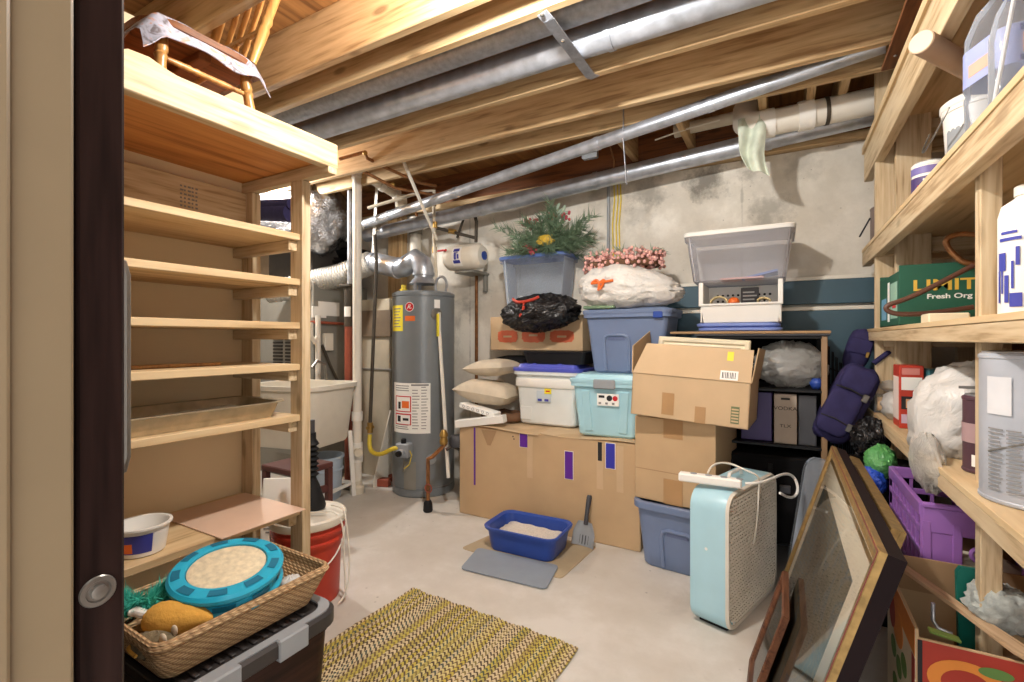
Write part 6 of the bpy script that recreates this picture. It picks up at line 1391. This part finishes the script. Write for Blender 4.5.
# small picture in front
mw, nt, b = nmat('woven_print'); co = coords(nt, (1,1,1)); n1 = N(nt,'ShaderNodeTexNoise', Scale=30.0, Detail=4.0); nt.links.new(co, n1.inputs['Vector'])
r = ramp(nt, n1.outputs[0], [(.35,(84,80,70)),(.5,(140,130,112)),(.65,(196,186,166))]); nt.links.new(r.outputs[0], b.inputs['Base Color'])
O0 = O1+Nn*.052+Rr*.02+V((0,0,-.018))
O0 = V((-.094,1.965,.010))
t = picture('framed_picture', 'small walnut framed picture leaning on the glass of the large one', O0, Rr, U, .325, .375, .036, .02, M['brownframe'], mat_w=.03, matm=M['gold'], pic=mw)
# clear lid and frame corner behind
lm = frameM(V((.07,2.50,.006)), (.55,-.80,0), (.14,.08,.9))
o = TM('plastic_sheet', MB().loft([[lm @ V((p.x,p.y+.33,0)) for p in rring(.24,.66,.08,0)],[lm @ V((p.x,p.y+.33,.012)) for p in rring(.24,.66,.08,0)],[lm @ V((p.x,p.y+.33,.016)) for p in rring(.20,.62,.07,0)]],True,True), M['clear'], 'clear rounded plastic sheet leaning between box fan and pictures', 'sheet')
# ---------------------------------------------------------------- navy bag
nb = PY(845,404,2.86)
bm_ = Tr(nb) @ Ry(24) @ Rx(-6)
t = T('navy_bag', 'navy nylon travel bag with zip pockets slumped by the shelf end', 'bag', M=bm_)
P('bag_body', MB().blob((0,0,0), (.13,.09,.235), .05, 3, 5, 40, squash=3.2, M=None).v and MB().add(*(lambda q: (q.v,q.f))(MB().blob((0,0,0),(.085,.07,.20),.04,3,5,40,squash=4.5)), bm_), M['navy'], t, smooth=70)
q = MB().blob((-.015,-.07,-.05),(.07,.03,.115),.04,3,6,32,squash=5); P('pocket', MB().add(q.v,q.f,bm_), M['navy'], t, smooth=70)
q = MB().blob((-.005,-.07,.125),(.068,.026,.06),.04,3,7,32,squash=5); P('pocket', MB().add(q.v,q.f,bm_), M['navy'], t, smooth=70)
for z in (.055,-.10):
    P('zip_pull', MB().box(.035,.06,-.108,-.098,z-.02,z+.018,.003,bm_), M['chrome'], t, label='silver zip pull'); P('zip', MB().tube([bm_ @ V((-.08,-.095,z+.01)), bm_ @ V((-.02,-.103,z+.015)), bm_ @ V((.075,-.095,z))], .004, 6), M['ink'], t)
P('strap', MB().tube([bm_ @ V((.02,-.03,.23)), bm_ @ V((.05,-.03,.30)), bm_ @ V((.08,.0,.33)), bm_ @ V((.08,.04,.26))], .012, 8), M['navy'], t)
nb2 = PY(858,350,3.02); q = MB().blob((0,0,0),(.055,.05,.11),.05,3,9,32,squash=3); b2 = Tr(nb2) @ Ry(15)
t = T('navy_pouch', 'smaller navy pouch hanging behind the navy travel bag at the post', 'bag', M=b2); P('pouch_body', MB().add(q.v,q.f,b2), M['navy'], t, smooth=70); P('flap', MB().box(-.05,.05,-.056,-.042,-.02,.06,.008,b2), M['navy'], t); P('buckle', MB().box(.03,.045,-.062,-.054,-.03,.0,.003,b2), M['brass'], t)
# ================================================================ LEFT FRONT: BIN, BASKET, CAT TOYS
qx0, qx1, qy0, qy1 = -1.66, -1.165, .36, .995
bc2 = V(((qx0+qx1)/2,(qy0+qy1)/2,0)); bw_, bd_ = qx1-qx0, qy1-qy0
tm = Tr(bc2)
t = T('dark_storage_bin', 'dark brown storage bin with grey clips carrying the wicker basket', 'storage bin', bc2)
dk = wood('dark_brown_bin', (58,36,30), (34,22,20), 'y', 1.2, 0, .45); dl = plain('charcoal_lid', (50,46,46), .45, var=.08)
P('bin_body', MB().loft([rring(bw_*.86,bd_*.88,.05,0),rring(bw_*.88,bd_*.90,.05,.012),rring(bw_*.95,bd_*.96,.05,.34),rring(bw_*.99,bd_*.99,.06,.345),rring(bw_*.99,bd_*.99,.06,.36)],True,True,tm), dk, t)
P('lid', MB().loft([rring(bw_,bd_,.06,.352),rring(bw_+.016,bd_+.016,.065,.358),rring(bw_+.016,bd_+.016,.065,.392),rring(bw_-.0,bd_-.0,.06,.400),rring(bw_-.05,bd_-.05,.05,.398),rring(bw_-.06,bd_-.06,.05,.392)],True,True,tm), dl, t)
m = MB()
for k in range(18): m.box(-bw_/2+.05,bw_/2-.05,-bd_/2+.05+.029*k,-bd_/2+.063+.029*k,.392,.398,.002,tm)
P('lid_ribs', m, dl, t)
P('grey_trim', MB().loft([rring(bw_-.005,bd_-.005,.06,.3985),rring(bw_-.005,bd_-.005,.06,.4035),rring(bw_-.055,bd_-.055,.05,.4035),rring(bw_-.055,bd_-.055,.05,.3985)],False,False,tm), M['grey'], t, label='light grey rim trim')
for k in range(3): P('clip', MB().box(bw_/2-.01,bw_/2+.014,-bd_/2+.05+.19*k,-bd_/2+.14+.19*k,.345,.404,.004,tm), M['grey'], t, label='light grey clip')
bkm = Tr(-1.372,.765,.405) @ Rz(-1)
mw2, nt, b = nmat('woven_seagrass'); co = coords(nt)
w1 = N(nt,'ShaderNodeTexWave', Scale=28.0, Distortion=1.0); w1.bands_direction='DIAGONAL' if hasattr(w1,'bands_direction') else 'X'; nt.links.new(co, w1.inputs['Vector'])
w2 = N(nt,'ShaderNodeTexWave', Scale=40.0, Distortion=1.0); w2.bands_direction='Z'; nt.links.new(co, w2.inputs['Vector'])
f = math_(nt,'MULTIPLY', w1.outputs[1], w2.outputs[1]); r = ramp(nt, f, [(.0,(150,118,84)),(.12,(190,156,114)),(.7,(214,184,142))]); nt.links.new(r.outputs[0], b.inputs['Base Color']); b.inputs['Roughness'].default_value=.85; bump(nt, b, f, .6, .006)
BW, BD, BH = .33, .465, .095
t = T('wicker_basket', 'shallow rectangular woven basket of cat toys on the dark bin', 'basket', M=bkm)
P('basket_body', MB().loft([rring(BW-.07,BD-.07,.03,0),rring(BW-.065,BD-.065,.03,.006),rring(BW-.03,BD-.03,.03,.055),rring(BW,BD,.03,BH),rring(BW+.012,BD+.012,.03,BH+.004),rring(BW-.012,BD-.012,.03,BH+.002),rring(BW-.045,BD-.045,.03,.055),rring(BW-.085,BD-.085,.03,.010)],True,True,bkm), mw2, t)
m = MB()
for k in range(2):
    ring = [bkm @ V((p.x,p.y,BH+.004+.006*k)) for p in rring(BW-.004*k,BD-.004*k,.03,0,6)]
    m.tube(ring, .007, 7, closed=True)
P('rim_braid', m, mw2, t)
m = MB()
for j in range(12):
    k = j/12; z = .008+k*(BH-.012); s_ = k; m.tube([bkm @ V((p.x,p.y,z)) for p in rring(BW-.068+.066*s_,BD-.068+.066*s_,.03,0,6)], .0032, 6, closed=True)
P('weave_rows', m, mw2, t)
# scratcher
sm_ = Tr(-1.345,.765,.512) @ Rz(-10) @ Ry(9) @ Rx(4)
t = T('cat_scratcher', 'round turquoise cat track toy with scratch pad in the basket', 'cat toy', M=sm_)
r_ = .139
P('track_base', MB().lathe([(r_-.012,-.004),(r_-.002,0),(r_,.008),(r_-.010,.020),(r_-.014,.032),(r_-.008,.040),(r_-.045,.041),(r_-.045,.0)],64,sm_,c0=True,c1=False), M['turq'], t)
P('track_top', MB().lathe([(r_-.008,.040),(r_,.046),(r_+.001,.056),(r_-.006,.064),(r_-.036,.068),(r_-.041,.066),(r_-.043,.058),(r_-.044,.02)],64,sm_,False,False), M['turq'], t)
for k in range(9):
    a0 = 2*PI*k/9
    P('track_slot', arc(r_-.010,r_-.030,.0662,.0684,a0,a0+.36,8,sm_,.0), M['turqd'], t)
    P('track_window', arc(r_-.0105,r_-.0105,.019,.033,a0+.1,a0+.5,8,sm_,.003), M['turqd'], t)
P('scratch_pad', MB().lathe([(r_-.044,.03),(r_-.044,.062),(r_-.048,.064),(.001,.064)],56,sm_), M['sisal'], t)
a_ = -1.95; P('track_ball', MB().blob(sm_ @ V(((r_-.018)*math.cos(a_),(r_-.018)*math.sin(a_),.030)),(.019,)*3,0,n=20), plain('green_speckled_ball', (90,160,70), .3, var=.5, nscale=80), t, label='green speckled ball', smooth=80)
zb_ = .417
cpos = V((-1.305,.622,.05))
def carrot(p): k = (p.y+.11)/.22; return V((p.x*(.55+.6*(k)), p.y, p.z*(.6+.5*k)))
t = T('plush_carrot', 'orange-yellow plush carrot toy at the near end of the basket', 'cat toy', (cpos.x,cpos.y,zb_)); cm2 = Tr(cpos.x,cpos.y,.506) @ Rz(119)
q = MB().blob((0,0,0),(.042,.085,.040),.05,5,3,36,fn=lambda p: V((p.x*(1+.35*p.y/.085),p.y,p.z*(1+.3*p.y/.085)))); P('plush_body', MB().add(q.v,q.f,cm2), M['tan'], t, smooth=80)
P('white_tuft', MB().tube([cm2 @ V((0,.08,.01)), cm2 @ V((-.005,.105,.02)), cm2 @ V((-.015,.115,.022))], [.010,.012,.006], 10), M['white'], t)
fp = V((-1.435,.600,.495)); random.seed(4)
t = T('feather_toy', 'fluffy teal feather wand toy in the basket corner', 'cat toy', (fp.x,fp.y,zb_))
m = MB()
for k in range(24):
    a = random.random()*2*PI; d = V((math.cos(a),math.sin(a),random.uniform(.2,1.2))); needle_spray(m, fp+V((0,0,.01)), d, .06, 70, .04, .0016)
P('feathers', m, plain('teal_feather', (64,186,166), .8, var=.2, nscale=60), t, smooth=0)
P('wand', MB().tube([fp+V((.06,.03,-.02)), fp, fp+V((-.03,-.06,-.03))], .005, 8), M['twig'], t)
mp_ = V((-1.305,.572,.46)); 
t = T('toy_mouse', 'speckled grey plush mouse toy in the near basket corner', 'cat toy', (mp_.x,mp_.y,zb_)); q = MB().blob(V((mp_.x,mp_.y,.470)),(.055,.032,.034),.12,8,4,28,M=Rz(30)); P('plush_body', q, plain('speckled_fur', (120,108,84), .95, var=.55, nscale=45, bmp=.6, bsc=160), t, smooth=80)
P('ear', MB().blob(V((mp_.x+.03,mp_.y+.025,.50)),(.014,.006,.014),0,n=12), M['pillow'], t); P('ear', MB().blob(V((mp_.x+.045,mp_.y-.005,.498)),(.014,.006,.014),0,n=12), M['pillow'], t); P('tail', MB().tube(smooth([V((mp_.x-.05,mp_.y-.02,.465)), V((mp_.x-.03,mp_.y-.05,.48)), V((mp_.x+.02,mp_.y-.045,.47))],6,3), .004, 6), M['tan'], t)
wp = V((-1.37,.565,.44)); o = TM('wooden_toy', MB().tube([V((wp.x-.07,wp.y-.0,.455)), V((wp.x-.045,wp.y+.05,.470)), V((wp.x-.02,wp.y+.10,.455))], [.010,.013,.010], 10), M['bamboo'], 'small brown wooden stick toy near the feather toy', 'cat toy', smooth=80)
o = TM('fluff_ball', MB().blob(bkm @ V((.085,.155,.06)),(.03,.035,.025),.3,8,6,24,ridged=True), M['grocery'], 'white fluff toy between the scratcher and the basket side', 'cat toy', smooth=80)
# ================================================================ LIGHT AND CAMERA
sc = bpy.context.scene
def lamp(name, loc, power, r, col=(1,.9,.76)):
    l = bpy.data.lights.new(name, 'POINT'); l.energy = power; l.shadow_soft_size = r; l.color = col
    o = bpy.data.objects.new(name, l); o.location = loc; C.objects.link(o); return o
def bulb(loc, power, lab):
    t = T('ceiling_bulb', lab, 'lamp', loc)
    P('socket', MB().lathe([(.05,0),(.055,-.01),(.03,-.035),(.022,-.05)], 20, Tr(loc)), M['white'], t)
    lamp('bulb_light', V(loc)+V((0,0,-.08)), power, .045, (1,.975,.94))
bulb((-.70,1.19,2.452), 64, 'bare ceiling bulb between the joists near the doorway')
bulb((-3.6,2.25,2.44), 55, 'added fill bulb brightening the utility corner')  # no lamp known here, added out of view to lift the dark corner
w = bpy.data.worlds.new('World'); sc.world = w; w.use_nodes = True
w.node_tree.nodes['Background'].inputs[0].default_value = (1,.97,.93,1); w.node_tree.nodes['Background'].inputs[1].default_value = 2.05
cd = bpy.data.cameras.new('camera'); cam = bpy.data.objects.new('camera', cd); C.objects.link(cam)
cam.location = (0,0,CAMZ); cam.rotation_euler = (PI/2, 0, TH); cd.sensor_width = 36; cd.lens = 36*F/1024; cd.shift_y = -2/1024; cd.clip_start = .01
sc.camera = cam
sc.view_settings.view_transform = 'Standard'; sc.view_settings.look = 'None'; sc.view_settings.gamma = 1; sc.view_settings.use_curve_mapping = False
sc.view_settings.exposure = 0.76
